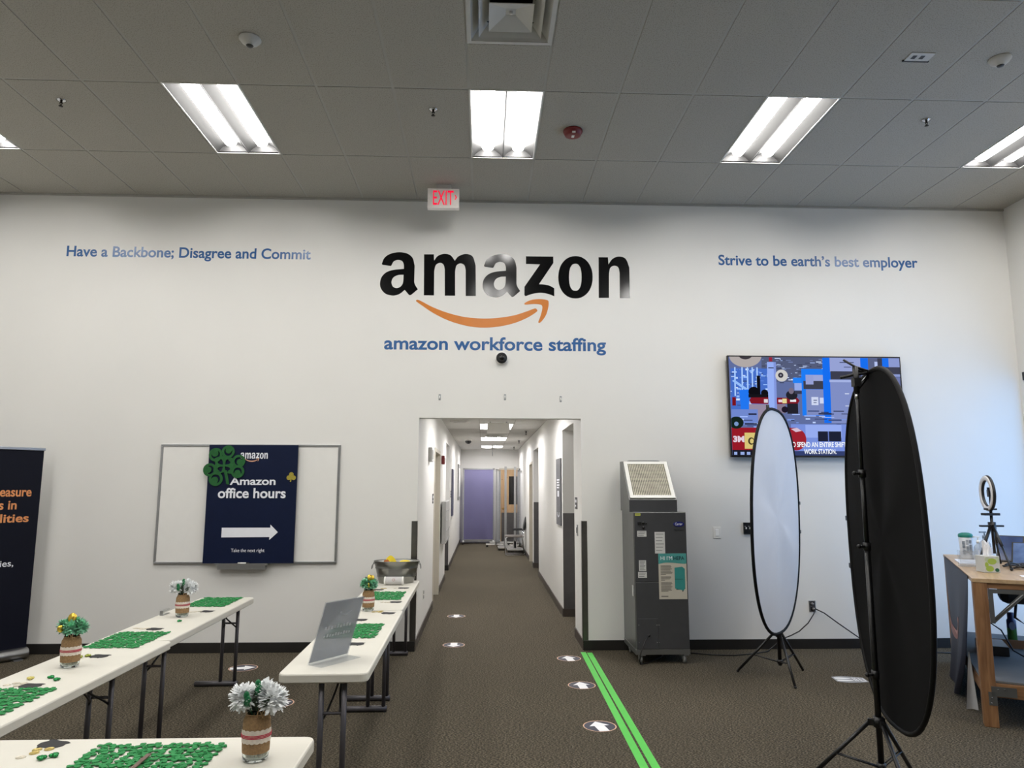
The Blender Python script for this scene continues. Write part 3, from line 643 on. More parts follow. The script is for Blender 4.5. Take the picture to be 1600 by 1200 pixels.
# ------------------------------------------------------------------ folding tables
TZ = .72
m_ttop = M('table_plastic', (212, 209, 198), .5, var=.02, vscale=8, bump=.05, bscale=250)
m_tleg = M('table_leg_grey', (84, 82, 86), .42, .5, var=.06)
def folding_table(label, cx, y0, y1, rotz=0, wid=.455, flip=1, ends=(.10, .10)):
    """long side along local y; legs set off to one side"""
    L_ = y1-y0; t = thing('folding_table', label, 'table', (cx, (y0+y1)/2, 0), rotz, 'narrow white folding tables')
    hw, hl = wid/2, L_/2; th = .048
    b = B(); N_ = []
    for z, inset in ((TZ-th, .006), (TZ-th+.006, 0), (TZ-.008, 0), (TZ-.002, .003), (TZ, .009)):
        N_.append([b.bm.verts.new((x, y, z)) for x, y in rrect(-hw+inset, -hl+inset, hw-inset, hl-inset, .045-inset, 6)])
    n = len(N_[0])
    for A, C in zip(N_, N_[1:]):
        for k in range(n): b.bm.faces.new((A[k], A[(k+1) % n], C[(k+1) % n], C[k]))
    b.bm.faces.new(N_[0][::-1]); b.bm.faces.new(N_[-1])
    b.go('tabletop', m_ttop, t)
    b = B(); b.box(-hw+.06, -hl+.06, TZ-th-.014, -hw+.08, hl-.06, TZ-th+.002); b.box(hw-.08, -hl+.06, TZ-th-.014, hw-.06, hl-.06, TZ-th+.002); b.go('side_rail', m_tleg, t)
    for s_, e in ((-1, ends[0]), (1, ends[1])):
        y = s_*(hl-e)
        b = B(); b.tube([(flip*-.222, y, .022), (flip*.13, y, .022)], .021, 10); b.go('foot', m_tleg, t)
        for x in (-.012, .105):
            b = B(); b.tube([(flip*x, y, .03), (flip*x, y, TZ-th-.01)], .0145, 10); b.go('leg', m_tleg, t)
        b = B(); b.tube([(flip*-.012, y, TZ-th-.16), (flip*.105, y, TZ-th-.16)], .008, 8); b.go('crossbar', m_tleg, t)
        b = B(); yi = y-s_*.26
        b.tube([(flip*.105, y, .47), (flip*.085, y-s_*.03, .50), (flip*.06, yi+s_*.12, .57), (flip*.05, yi, TZ-th-.01)], .006, 6)
        b.tube([(flip*-.012, y, .47), (flip*.01, y-s_*.03, .50), (flip*.03, yi+s_*.12, .57), (flip*.05, yi, TZ-th-.01)], .006, 6); b.go('brace', m_blackm, t)
    return t
folding_table('far white folding table of the left row, ending short of the whiteboard wall', -2.045, -2.94, -1.185, .012, ends=(.23, .05))
folding_table('second white folding table of the left row, running out at the left edge', -2.02, -4.70, -2.948, .0, wid=.475, ends=(.2, .46))
tC = folding_table('white folding table across the bottom left corner, nearest the camera', -1.41, -.915, .915, -PI/2, wid=.46)
tC.location = (-1.41, -4.945, 0)
folding_table('near white folding table of the right row, carrying the clear sign holder', -.69, -3.785, -1.885, .014, wid=.46, ends=(.05, .09))
folding_table('far white folding table of the right row, against the wall under the metal tub', -.722, -1.877, -.11, .012, wid=.46, ends=(.18, .06))

# ------------------------------------------------------------------ shamrock mats
def clover_piece(b, x, y, z, s, a, rr):
    for k in range(3):
        q = a+2*PI*k/3+rr.uniform(-.15, .15)
        L_ = s*rr.uniform(.85, 1.15)
        pts = [(x+p[0]*math.cos(q)-p[1]*math.sin(q), y+p[0]*math.sin(q)+p[1]*math.cos(q)) for p in
               [(0, -.005), (L_*.4, -.32*L_), (L_*.75, -.46*L_), (L_*.98, -.34*L_), (L_*1.04, -.12*L_), (L_*.95, 0), (L_*1.04, .12*L_), (L_*.98, .34*L_), (L_*.75, .46*L_), (L_*.4, .32*L_), (0, .005)]]
        z0 = z+rr.uniform(0, .0015)
        b.prism(pts, z0, z0+.0032)
    q = a+PI/3+rr.uniform(-.2, .2)
    st = [(x+s*(.15+.95*i/6)*math.cos(q+.12*i), y+s*(.15+1.25*i/6)*math.sin(q+.12*i), z+.003) for i in range(7)]
    b.tube(st, .003, 5)
def loop_piece(b, x, y, z, r, a):
    pts = [(x+r*(1-.06*i)*math.cos(a+.6*i), y+r*(1-.06*i)*math.sin(a+.6*i), z+.003) for i in range(11)]
    b.tube(pts, .003, 5)
def mat_mesh(Lx, Ly, seed):
    rr = random.Random(seed); b = B(); nx = max(2, round(Lx/.047)); ny = max(2, round(Ly/.047))
    for i in range(nx):
        for j in range(ny):
            x = -Lx/2+.026+(Lx-.052)*i/(nx-1)+rr.uniform(-.005, .005); y = -Ly/2+.026+(Ly-.052)*j/(ny-1)+rr.uniform(-.005, .005)
            clover_piece(b, x, y, 0.0004+.002*((i+j) % 2), .025, rr.uniform(0, 6.3), rr)
            if i < nx-1 and 0 < j < ny-1 and rr.random() < .6: loop_piece(b, x+.023, y+.02*rr.choice((-1, 1)), .001, .012, rr.uniform(0, 6.3))
    me = bpy.data.meshes.new('mat'); bmesh.ops.recalc_face_normals(b.bm, faces=b.bm.faces); b.bm.to_mesh(me); b.bm.free(); return me
MA = mat_mesh(.33, .48, 3)
matspots = [(-2.075, -1.46, .0, 'green felt clover placemat at the far end of the left table row'), (-2.065, -2.93, PI, 'green felt clover placemat across the joint of the two left tables'),
            (-2.03, -4.25, 0, 'green felt clover placemat cut off at the left edge of the photo'), (-1.04, -4.955, PI/2, 'green felt clover placemat on the nearest table at the bottom left'),
            (-.705, -2.69, 0, 'green felt clover placemat right behind the clear sign holder'), (-.715, -1.16, PI, 'green felt clover placemat just in front of the white speaker and tub')]
for x, y, a, lab in matspots:
    o = link('placemat', MA, m_green, None, (x, y, TZ+.001), a)
    tag(o, lab, 'placemat', 'green clover placemats')
# ------------------------------------------------------------------ flower jars
m_burlap = M('burlap', (150, 120, 84), .95, var=.18, vscale=160, bump=.5, bscale=400)
m_lace = M('lace', (214, 204, 190), .9, var=.1, vscale=90)
m_redcord = M('red_cord', (176, 44, 66), .7, var=.15, vscale=200)
m_glass = M('jar_glass', (240, 246, 244), .03, trans=1.0, ior=1.25, var=0)
m_pebble = M('white_pebbles', (206, 200, 190), .6, var=.15, vscale=50)
m_petal_w = M('white_petals', (238, 240, 240), .7, var=.04, vscale=60)
m_stem = M('dark_stem', (24, 44, 30), .6, var=.2)
m_glossgreen = M('glossy_green', (12, 110, 62), .3, var=.15)
m_leafg = M('dark_leaf', (50, 66, 48), .6, var=.15)
def green_petal_mat():
    return M('green_petals', (128, 190, 156), .7, var=.6, vscale=55)
def bloom(c, r, seed, n=130, wide=.34):
    rr = random.Random(seed); b = B(); b.ball(c, r*.66, 12, 8, sc=(1, 1, .85))
    for i in range(n):
        z = 1-1.75*(i+.5)/n; a = i*2.39996+rr.uniform(-.2, .2); q = math.sqrt(max(0, 1-z*z))
        d = Vector((q*math.cos(a), q*math.sin(a), z*.8)).normalized(); tdir = d.cross(Vector((0, 0, 1)))
        if tdir.length < .05: tdir = Vector((1, 0, 0))
        tdir.normalize(); u = d.cross(tdir)
        L_ = r*rr.uniform(.72, 1.1); w_ = r*wide*rr.uniform(.7, 1.2); cvx = rr.uniform(-.15, .25)
        P = Vector(c)
        row = []
        for f_, ww in ((.35, .5), (.75, 1.0), (1.0, .55)):
            o_ = P+d*(L_*f_)+u*(cvx*L_*f_*f_)
            row.append((b.bm.verts.new(o_-tdir*w_*ww*.5+d*rr.uniform(-.1, .1)*w_), b.bm.verts.new(o_+d*.25*w_*ww), b.bm.verts.new(o_+tdir*w_*ww*.5+d*rr.uniform(-.1, .1)*w_)))
        for A, C in zip(row, row[1:]):
            for k in range(2): fc = b.bm.faces.new((A[k], A[k+1], C[k+1], C[k])); fc.smooth = True
    return b
def jar(label, x, y, a, kind, z=TZ, s=1.0):
    t = thing('flower_jar', label, 'vase', (x, y, z), a, 'burlap wrapped flower jars'); t.scale = (s, s, s*1.1)
    b = B(); b.lathe([(0, .004), (.034, .0), (.043, .006), (.0455, .02), (.0455, .115), (.043, .126), (.034, .135), (.0335, .15), (.037, .152), (.0335, .156), (.031, .156), (.031, .136), (.041, .12), (.0425, .02), (.04, .009), (0, .009)], 24); b.go('glass', m_glass, t)
    b = B()
    for k in range(22):
        rr = random.Random(k); an = k*2.4; q = .032*math.sqrt(k/22); b.ball((q*math.cos(an), q*math.sin(an), .019+.006*rr.random()), .0095, 6, 5)
    b.go('filler', m_pebble, t); b = B()
    prof = [(.0465, .028), (.0475, .045), (.0472, .115), (.046, .126), (.0405, .135), (.0365, .141)]
    b.lathe(prof+[(r-.002, zz) for r, zz in prof[::-1]], 26); bw = b.go('burlap_wrap', m_burlap, t)
    b = B(); 
    def lace(u, v): an = 2*PI*u; return (.0496*math.cos(an), .0496*math.sin(an), .062+v*.036+(.003*abs(math.sin(an*9)))*(1 if v > .5 else -1))
    b.grid(lace, 120, 1); b.go('lace_band', m_lace, bw)
    b = B()
    for dz in (.076, .080, .084): b.tube([(.0505*math.cos(2*PI*k/30), .0495*math.sin(2*PI*k/30), dz) for k in range(30)], .0015, 5, closed=True)
    b.go('red_cord', m_redcord, bw)
    b = B(); b.tube([(.037*math.cos(2*PI*k/20), .037*math.sin(2*PI*k/20), .143) for k in range(20)], .002, 5, closed=True)
    for sg in (-1, 1): b.tube([(.024+.012*sg*math.sin(PI*k/6)-.0, -.036-.002*k*(k < 4), .143-.012*math.sin(PI*k/3)*sg+.004) for k in range(7)], .0018, 5)
    b.tube([(.03, -.036, .142), (.045, -.04, .146), (.055, -.042, .14)], .0016, 5); b.go('twine_bow', M('jute_twine', (160, 130, 92), .9), bw)
    b = B(); rr = random.Random(5)
    for k in range(9): an = k*.7; b.tube([(.018*math.cos(an), .018*math.sin(an), .02), (.02*math.cos(an+1), .02*math.sin(an+1), .12), (.035*math.cos(an), .035*math.sin(an), .19)], .002, 5)
    b.go('stems', m_stem, t)
    if kind == 'white':
        for i, c in enumerate(((-.046, -.012, .192), (.022, .008, .205), (.056, -.014, .186))):
            bloom(c, (.05, .042, .052)[i], 11+i, 420, .26).go('bloom', m_petal_w, t)
        b = B()
        for c in ((.0, -.01, .235), (.008, -.016, .22), (.0, -.016, .212), (-.026, -.05, .208), (-.02, -.052, .196), (-.024, -.05, .188)): b.ball(c, .0135, 8, 6, sc=(.8, .5, 1))
        b.tube([(-.002, -.012, .21), (0, 0, .14)], .0018, 5); b.tube([(-.022, -.048, .19), (-.01, -.02, .14)], .0018, 5); b.go('clover_pick', m_glossgreen, t)
        b = B(); b.grid(lambda u, v: (.012+.06*u, -.03-.02*math.sin(PI*u)+.004*(v-.5), .17+.035*u+(v-.5)*.026*math.sin(PI*min(1, u*.95+.05))), 8, 2); b.grid(lambda u, v: (-.005+(v-.5)*.028*math.sin(PI*min(1, u*.9+.08)), -.02-.012*u, .15+.06*u), 6, 2); b.go('leaf', m_leafg, t)
    else:
        for i, c in enumerate(((-.042, -.006, .19), (.012, -.028, .184), (.046, .006, .184), (.0, .022, .196))):
            bloom(c, .04, 31+i, 220, .42).go('bloom', green_petal_mat(), t)
        b = B(); b.lathe([(0, -.004), (.021, -.004), (.023, 0), (.021, .004), (0, .004)], 20, mat=Matrix.Translation((.0, -.012, .232)) @ Matrix.Rotation(1.2, 4, 'X') @ Matrix.Rotation(.4, 4, 'Z'))
        b.lathe([(0, -.003), (.018, -.003), (.019, 0), (.018, .003), (0, .003)], 20, mat=Matrix.Translation((.018, -.016, .23)) @ Matrix.Rotation(1.1, 4, 'X') @ Matrix.Rotation(-.5, 4, 'Y'))
        b.lathe([(0, -.003), (.016, -.003), (.017, 0), (.016, .003), (0, .003)], 18, mat=Matrix.Translation((-.03, -.05, .185)) @ Matrix.Rotation(1.3, 4, 'X') @ Matrix.Rotation(.9, 4, 'Y'))
        b.go('coin_pick', M('gold_foil', (206, 176, 70), .28, .85, var=.1, vscale=90), t)
    return t
jar('burlap wrapped jar of white flowers on the far left table', -2.068, -2.12, .1, 'white')
jar('burlap wrapped jar of green carnations with gold coins on the left table', -2.05, -3.60, -.2, 'green')
jar('burlap wrapped jar of white flowers on the nearest table, largest in view', -.655, -4.953, .0, 'white')
jar('burlap wrapped jar of green flowers on the right table behind the clear sign', -.742, -1.905, .7, 'green', s=.98)
# ------------------------------------------------------------------ paper pots, coins, foil candies
m_pot = M('black_cardstock', (34, 33, 36), .7, var=.08)
def pot_mesh():
    pts = smooth_loop([(-.052, .03, 1), (-.03, .038), (0, .034), (.03, .038), (.052, .03, 1), (.044, .018, 1), (.052, -.005), (.04, -.032), (.028, -.036, 1), (.022, -.048, 1), (.012, -.038, 1), (-.012, -.038, 1), (-.022, -.048, 1), (-.028, -.036, 1), (-.04, -.032), (-.052, -.005), (-.044, .018, 1)], 4)
    b = B(); b.prism(pts, 0, .0012); me = bpy.data.meshes.new('pot'); bmesh.ops.recalc_face_normals(b.bm, faces=b.bm.faces); b.bm.to_mesh(me); b.bm.free(); return me
POT = pot_mesh()
pots = [(-1.969, -1.90, 1.3, 'beside the far left placemat'), (-2.058, -2.585, 1.3, 'between the white jar and the joint placemat'), (-2.018, -3.36, 1.4, 'between the green jar and the joint placemat'),
        (-2.028, -3.965, 1.5, 'by silver coins near the left edge'), (-1.455, -4.775, 1.2, 'at the back edge of the nearest table'), (-.828, -.777, 1.5, 'beside the white speaker at its left'),
        (-.606, -.67, 1.5, 'in front of the white speaker at its right'), (-.582, -1.495, 1.5, 'at the near edge of the placemat by the tub'), (-.573, -2.02, 1.4, 'by gold coins on the right table'),
        (-.74, -2.29, 1.5, 'behind the clear sign holder, past its placemat'), (-.63, -3.085, 1.5, 'right of the clear sign holder')]
for x, y, a, lab in pots:
    tag(link('paper_pot', POT, m_pot, None, (x, y, TZ+.0008), a-PI/2), 'black paper pot cutout lying flat ' + lab, 'paper cutout', 'black paper pots')
def coin_mesh(r, h):
    b = B(); b.lathe([(0, 0), (r, 0), (r, h), (r*.86, h), (r*.82, h*.75), (0, h*.8)], 18)
    for k in range(3): an = 2*PI*k/3; b.ball((r*.3*math.cos(an), r*.3*math.sin(an), h*.8), r*.22, 6, 4, sc=(1, 1, .25))
    me = bpy.data.meshes.new('coin'); bmesh.ops.recalc_face_normals(b.bm, faces=b.bm.faces); b.bm.to_mesh(me); b.bm.free(); return me
COIN = coin_mesh(.0165, .0022)
m_gold = M('gold_coin', (206, 184, 110), .3, .8, var=.12, vscale=150); m_silver = M('pale_glitter', (216, 208, 190), .35, .5, var=.15, vscale=150)
clusters = [('silver', 'beside the pot near the far left placemat', [(-2.05, -1.914), (-2.08, -1.93), (-2.02, -1.9)]), ('silver', 'left of the pot between the white flower jar and the joint', [(-2.172, -2.559), (-2.14, -2.58), (-2.2, -2.55), (-2.115, -2.56)]),
            ('silver', 'left of the pot at the left edge of the photo', [(-2.15, -3.95), (-2.125, -3.92), (-2.092, -3.967), (-2.085, -3.925)]), ('gold', 'in front of the pot on the nearest table', [(-1.478, -4.832), (-1.468, -4.866), (-1.437, -4.828)]),
            ('silver', 'alone at the left of the nearest table', [(-1.491, -4.905)]), ('gold', 'beside the pot by the green flower jar on the right table', [(-.663, -1.949), (-.64, -1.975), (-.69, -1.965), (-.635, -1.935)]),
            ('gold', 'left of the pots in front of the tub', [(-.775, -.69), (-.80, -.70)]), ('silver', 'left of the pot at the near edge of the placemat by the tub', [(-.657, -1.504), (-.69, -1.50), (-.635, -1.512)]), ('silver', 'left of the pot in front of the white speaker', [(-.68, -.69)])]
for kind, lab, pts in clusters:
    for i, (x, y) in enumerate(pts):
        o = link('coin', COIN, m_gold if kind == 'gold' else m_silver, None, (x, y, TZ+.0004+.0003*i), i*1.1)
        tag(o, '%s coin %s' % (kind, lab), 'coin', '%s coins %s' % (kind, lab))
def candy_mesh():
    b = B()
    for k in range(3): an = 2*PI*k/3+.5; b.ball((.009*math.cos(an), .009*math.sin(an), .0065), .0095, 10, 7, sc=(1, 1, .68))
    b.ball((0, 0, .009), .009, 8, 6, sc=(1, 1, .7)); b.tube([(0, -.006, .005), (.002, -.014, .003)], .0022, 6)
    me = bpy.data.meshes.new('candy'); b.bm.to_mesh(me); b.bm.free(); return me
CANDY = candy_mesh()
m_foil = M('green_foil', (40, 128, 70), .25, .75, var=.3, vscale=120); m_foil2 = M('olive_foil', (150, 158, 70), .28, .7, var=.3, vscale=120); m_foily = M('yellow_foil', (206, 194, 110), .28, .6, var=.15, vscale=120)
for x, y, m, lab in ((-2.003, -2.325, m_foil, 'green foil clover candy in front of the jar of white flowers on the left row'), (-2.105, -3.40, m_foil2, 'left olive green foil candy right of the green flower jar'), (-2.079, -3.37, m_foil2, 'right olive green foil candy next to the pot by the green flower jar'),
                     (-2.101, -3.85, m_foily, 'yellow foil candy behind the pot near the left edge'), (-2.011, -3.83, m_foil, 'left of two green foil candies in front of the green flower jar'), (-1.96, -3.875, m_foil, 'right of two green foil candies in front of the green flower jar'),
                     (-1.405, -4.929, m_foil, 'left of two green foil candies on the nearest table'), (-1.375, -4.905, m_foil, 'right of two green foil candies on the nearest table')):
    tag(link('foil_candy', CANDY, m, None, (x, y, TZ+.0008), rnd.uniform(0, 6)), lab, 'candy', 'foil wrapped clover candies')
b = B(); b.box(-.008, -.09, 0, .008, .09, .004, bev=.001)
tag(b.go('craft_stick', M('brown_stick', (104, 84, 74), .6), None, (-1.03, -5.02, TZ+.014), .03), 'brown flat stick lying on the nearest placemat at the bottom edge', 'stick')
b = B(); b.box(-.03, -.012, -.05, .03, 0, -.02); b.box(-.03, -.05, -.02, .03, 0, 0)
t = thing('metal_bracket', 'small grey metal bracket at the table edge left of the white flower jar', 'bracket', (-2.235, -2.02, TZ))
b.bm.free(); b = B(); b.box(-.012, -.06, .0, .012, .06, .004); b.box(-.012, -.06, .004, .012, -.052, .03); b.box(-.012, -.06, .03, .012, .06, .034); b.go('plate', m_alu, t)
# clear sign holder, slanted
t = thing('sign_holder', 'slanted clear sign holder with grey insert on the near right table', 'sign holder', (-.71, -3.49, TZ+.0005), math.radians(53.9))
m_acr = clear('grey_acrylic', (214, 216, 220), .36, .2, (186, 188, 194)); m_acc = clear('clear_acrylic', (246, 247, 248), .1, .05, (225, 228, 230))
PW, PHt = .285, .355
lean = math.radians(20); Ml = Matrix.Translation((0, 0, .003)) @ Matrix.Rotation(lean, 4, 'X')
b = B(); b.box(-PW/2, -.0045, 0, PW/2, -.0025, PHt, Ml); b.box(-PW/2, .0025, 0, PW/2, .0045, PHt, Ml); b.box(-PW/2, -.105, 0, PW/2, .004, .0025); b.go('holder', m_acc, t)
b = B(); b.box(-PW/2+.004, -.001, .008, PW/2-.004, .001, PHt-.004, Ml); b.go('insert', m_acr, t)
me = join([flat(fit(SMILE, (-.07, .262, .02, .287)), .0006)] + [flat([[(x0, z0), (x1, z0), (x1, z1), (x0, z1)]], .0006) for x0, z0, x1, z1 in
    [(-.09+.022*k, .19+.002*(k % 3), -.075+.022*k, .207+.003*((k*5) % 3)) for k in range(9)] + [(-.1+.02*k, .145+.002*(k % 2), -.087+.02*k, .158+.003*((k*7) % 3)) for k in range(10)]])
for v in me.vertices: v.co.x *= -1; v.co.y -= .0055; v.co = Ml @ v.co
link('faint_print', me, clear('faint_print', (225, 227, 229), .6, .4, (214, 216, 220)), t)

# ------------------------------------------------------------------ metal tub with party favours, speaker
t = thing('metal_tub', 'oval galvanized tub with side handles at the wall end of the right tables', 'tub', (-.722, -.275, TZ+.001), .05)
m_galv = M('galvanized', (150, 150, 146), .3, .95, var=.12, vscale=5)
b = B(); prof = [(0, .004), (.165, .0), (.172, .006), (.186, .06), (.190, .062), (.192, .068), (.190, .074), (.206, .14), (.210, .142), (.212, .147), (.210, .152), (.222, .205), (.228, .21), (.226, .216), (.218, .208), (.17, .012), (0, .01)]
b.lathe(prof, 40, sx=1.0, sy=.62); b.go('body', m_galv, t)
for sg in (-1, 1):
    b = B(); b.tube([(sg*.222, -.045, .195), (sg*.238, -.045, .17), (sg*.242, -.04, .14), (sg*.242, .04, .14), (sg*.238, .045, .17), (sg*.222, .045, .195)], .004, 8); b.box(sg*.214, -.055, .185, sg*.226, -.035, .205); b.box(sg*.214, .035, .185, sg*.226, .055, .205); b.go('handle', m_galv, t)
m_yel = M('yellow_felt', (232, 206, 40), .7, var=.08); m_dkor = M('dark_orange_card', (176, 96, 30), .6)
def slab(name, label, pts, th, m, c, rot, grp='party favours in the tub'):
    b = B(); b.prism(pts, 0, th, Matrix.Translation(c) @ rot); return tag(b.go(name, m), label, 'party favour', grp)
rx = lambda a, ax: Matrix.Rotation(a, 4, ax)
slab('party_hat', 'large yellow folded favour sticking up at the left of the tub', smooth_loop([(-.06, 0, 1), (-.05, .06), (-.01, .095), (.03, .07), (.065, .01, 1), (0, -.01)], 4), .012, m_yel, (-.768, -.345, TZ+.175), rx(PI/2-.2, 'X'))
slab('party_hat', 'orange card favour leaning at the left front of the tub', [(-.045, 0), (-.035, .035), (.0, .045), (.04, .0), (0, -.03)], .006, m_dkor, (-.80, -.365, TZ+.19), rx(PI/2-.3, 'X'))
slab('party_hat', 'low yellow favour at the right of the tub', smooth_loop([(-.06, 0), (-.04, .03), (.02, .035), (.06, .015), (.05, -.02), (-.02, -.03)], 4), .014, m_yel, (-.635, -.315, TZ+.185), rx(PI/2-.7, 'X'))
b = B(); b.ball((0, 0, 0), .022, 12, 8); tag(b.go('party_ball', m_white, None, (-.70, -.33, TZ+.185)), 'small white ball between the yellow favours in the tub', 'party favour', 'party favours in the tub')
b = B(); b.lathe([(0, 0), (.15, 0), (.155, .012), (0, .016)], 24, c=(0, 0, 0), sy=.6); tag(b.go('tissue_bed', M('dark_filler', (60, 56, 40), .9, var=.3, vscale=40), None, (-.722, -.275, TZ+.155)), 'dark filler inside the metal tub', 'filling', None, 'stuff')
t = thing('portable_speaker', 'small white cylinder speaker lying in front of the metal tub', 'speaker', (-.723, -.455, TZ+.041), .0)
Ry = Matrix.Rotation(PI/2, 4, 'Y')
b = B(); b.lathe([(0, -.078), (.036, -.078), (.0385, -.074), (.0385, .074), (.036, .078), (0, .078)], 28, mat=Ry); b.go('mesh_body', M('speaker_mesh', (196, 195, 194), .8, var=.06, vscale=300, bump=.3, bscale=600), t)
for sg in (-1, 1):
    b = B(); b.lathe([(.03, 0), (.04, 0), (.04, .014), (.036, .016), (.03, .006)], 28, mat=Matrix.Translation((sg*.078-(.0 if sg > 0 else .0), 0, 0)) @ (Ry if sg > 0 else Matrix.Rotation(-PI/2, 4, 'Y'))); b.go('end_ring', m_white, t)
b = B(); b.tube([(.012*math.cos(2*PI*k/20), -.0385, .012+.012*math.sin(2*PI*k/20)) for k in range(20)], .0012, 5, closed=True); b.go('emblem', M('emblem_red', (170, 90, 80), .4), t)

# ------------------------------------------------------------------ air cleaner
AX0, AX1, AYF, AYB = 1.604, 2.124, -.6, -.03
t = thing('air_cleaner', 'tall grey air cleaner cabinet on casters with a slanted white grille', 'air cleaner', (AX0, AYF, 0))
m_grey = M('charcoal_enamel', (74, 75, 78), .42, .3, var=.04); m_lgrey = M('galvanized_side', (128, 129, 128), .38, .75, var=.05)
W_, D_ = AX1-AX0, AYB-AYF
b = B(); b.box(0, 0, .13, W_, D_, 1.425, bev=.004); b.box(-.003, -.004, .085, W_+.003, D_, .135, bev=.003); b.go('cabinet', m_lgrey, t)
b = B(); b.box(.012, -.008, .762, W_-.004, 0, 1.42, bev=.003); b.go('upper_panel', m_grey, t)
b = B(); b.box(.012, -.008, .138, W_-.004, 0, .756, bev=.003); b.go('lower_panel', m_grey, t)
b = B(); b.box(.02, -.012, .14, .215, -.008, .42, bev=.002); acp = b.go('access_panel', m_grey, t)
b = B(); 
for x in (.03, .205, .225):
    for z in (.2, .36): b.cyl((x, -.012, z), (x, -.016, z), .004, 8)
b.go('screw', m_alu, acp)
hx0, hx1 = -.026, .45; hz0, hz1 = 1.425, 1.93
b = B()
side = [(.03, hz0), (.48, hz0), (.48, hz1), (.36, hz1), (.03, 1.545)]
A_ = [b.bm.verts.new((hx0, y+.02, z)) for y, z in side]; C_ = [b.bm.verts.new((hx1, y+.02, z)) for y, z in side]
b.bm.faces.new(A_); b.bm.faces.new(C_[::-1])
for k in range(5): b.bm.faces.new((A_[k], A_[(k+1) % 5], C_[(k+1) % 5], C_[k]))
b.lathe([(0, .012), (.05, .012), (.058, 0)], 24, c=((hx0+hx1)/2, .44, hz1), sx=3.2, sy=.9); hood = b.go('hood', m_lgrey, t)
b = B(); b.box(hx0, .046, hz0+.003, hx1, .05, 1.54, bev=.001); b.go('front_plate', m_grey, hood)
sl = math.atan2(hz1-1.545, .33); SLn = math.hypot(hz1-1.545, .33)
Mg = Matrix.Translation((hx0, .05, 1.545)) @ Matrix.Rotation(sl, 4, 'X')
gw = hx1-hx0
b = B(); fw = .034
for x0, y0, x1, y1 in ((.012, .012, gw-.012, .012+fw), (.012, SLn-.012-fw, gw-.012, SLn-.012), (.012, .012+fw, .012+fw, SLn-.012-fw), (gw-.012-fw, .012+fw, gw-.012, SLn-.012-fw)): b.box(x0, y0, .0, x1, y1, .014, Mg)
b.go('grille_frame', m_wmetal, hood)
b = B(); gx0, gx1, gy0, gy1 = .012+fw, gw-.012-fw, .012+fw, SLn-.012-fw
nx, ny = 22, 26
for k in range(nx+1): x = gx0+(gx1-gx0)*k/nx; b.box(x-.0028, gy0, .003, x+.0028, gy1, .011, Mg)
for k in range(ny+1): y = gy0+(gy1-gy0)*k/ny; b.box(gx0, y-.0013, .002, gx1, y+.0013, .008, Mg)
b.go('grille', M('grille_cream', (214, 210, 192), .45), hood)
b = B(); b.box(gx0, gy0, -.0, gx1, gy1, .0015, Mg); b.go('grille_backing', M('dark_cavity', (30, 30, 30), .8), hood)
for i, (x, y) in enumerate(((.05, .05), (W_-.05, .05), (.05, D_-.06), (W_-.05, D_-.06))):
    b = B(); b.lathe([(0, -.012), (.04, -.012), (.043, -.006), (.043, .006), (.04, .012), (0, .012)], 20, mat=Matrix.Translation((x, y-.01, .043)) @ Ry); c_ = b.go('caster', M('caster_rubber', (120, 122, 120), .5), t)
    b = B(); b.box(x-.018, y-.02, .05, x-.014, y+.014, .088); b.box(x+.014, y-.02, .05, x+.018, y+.014, .088); b.cyl((x-.02, y-.01, .043), (x+.02, y-.01, .043), .008, 8)
    if i < 2: b.box(x-.01, y-.06, .078, x+.04, y-.01, .084)
    b.go('fork', m_alu, c_)
def lab(name, x0, z0, x1, z1, m, lines=0, y=-.008, m2=None):
    b = B(); b.box(x0, y-.0012, z0, x1, y, z1); b.mi = 1
    for k in range(lines):
        z = z1-(z1-z0)*(k+.7)/(lines+.6); b.box(x0+(x1-x0)*.1, y-.0016, z-.0022, x1-(x1-x0)*(.12+.25*((k*7) % 3)/3), y-.0012, z+.0022)
    return b.go(name, [m, m2 or M('label_ink', (70, 70, 74), .6)], t)
m_lab = M('label_paper', (206, 206, 204), .6)
lab('label', .035, 1.19, .125, 1.245, m_lab, 3); lab('label', .205, 1.03, .305, 1.235, m_lab, 6); lab('label', .045, .865, .115, .965, m_lab, 7); lab('label', .035, .80, .12, .855, m_lab, 3)
lab('label', .018, 1.39, .07, 1.412, M('label_yellow', (190, 196, 80), .6), 1)
b = B(); b.box(.04, -.014, 1.3, .075, -.008, 1.33); b.lathe([(0, 0), (.014, 0), (.012, .02), (0, .02)], 14, mat=Matrix.Translation((.095, -.008, 1.32)) @ Rx); b.lathe([(0, 0), (.013, 0), (.012, .016), (0, .016)], 14, mat=Matrix.Translation((.095, -.008, 1.275)) @ Rx); b.lathe([(0, 0), (.008, 0), (.006, .014), (0, .014)], 12, mat=Matrix.Translation((.125, -.008, 1.318)) @ Rx); b.go('control_knob', m_black, t)
b = B(); b.prism(ell(.445, 1.31, .053, .024, 28), .008, .012, Matrix(((1, 0, 0, 0), (0, 0, -1, 0), (0, 1, 0, 0), (0, 0, 0, 1)))); b.mi = 1
bd = b.go('badge', [M('badge_blue', (24, 30, 110), .35)], t)
link('badge_lettering', join([text('Carrier', (.408, 1.299, .482, 1.324), .0, .001, y=-.012, slant=.3)]), m_print_white, bd)
link('model_lettering', text('OptiClean', (.395, 1.238, .492, 1.262), .0, .001, y=-.008), m_black, t)
b = B(); b.box(-.005, .04, .62, -.003, .1, .72); b.go('label', m_lab, t)
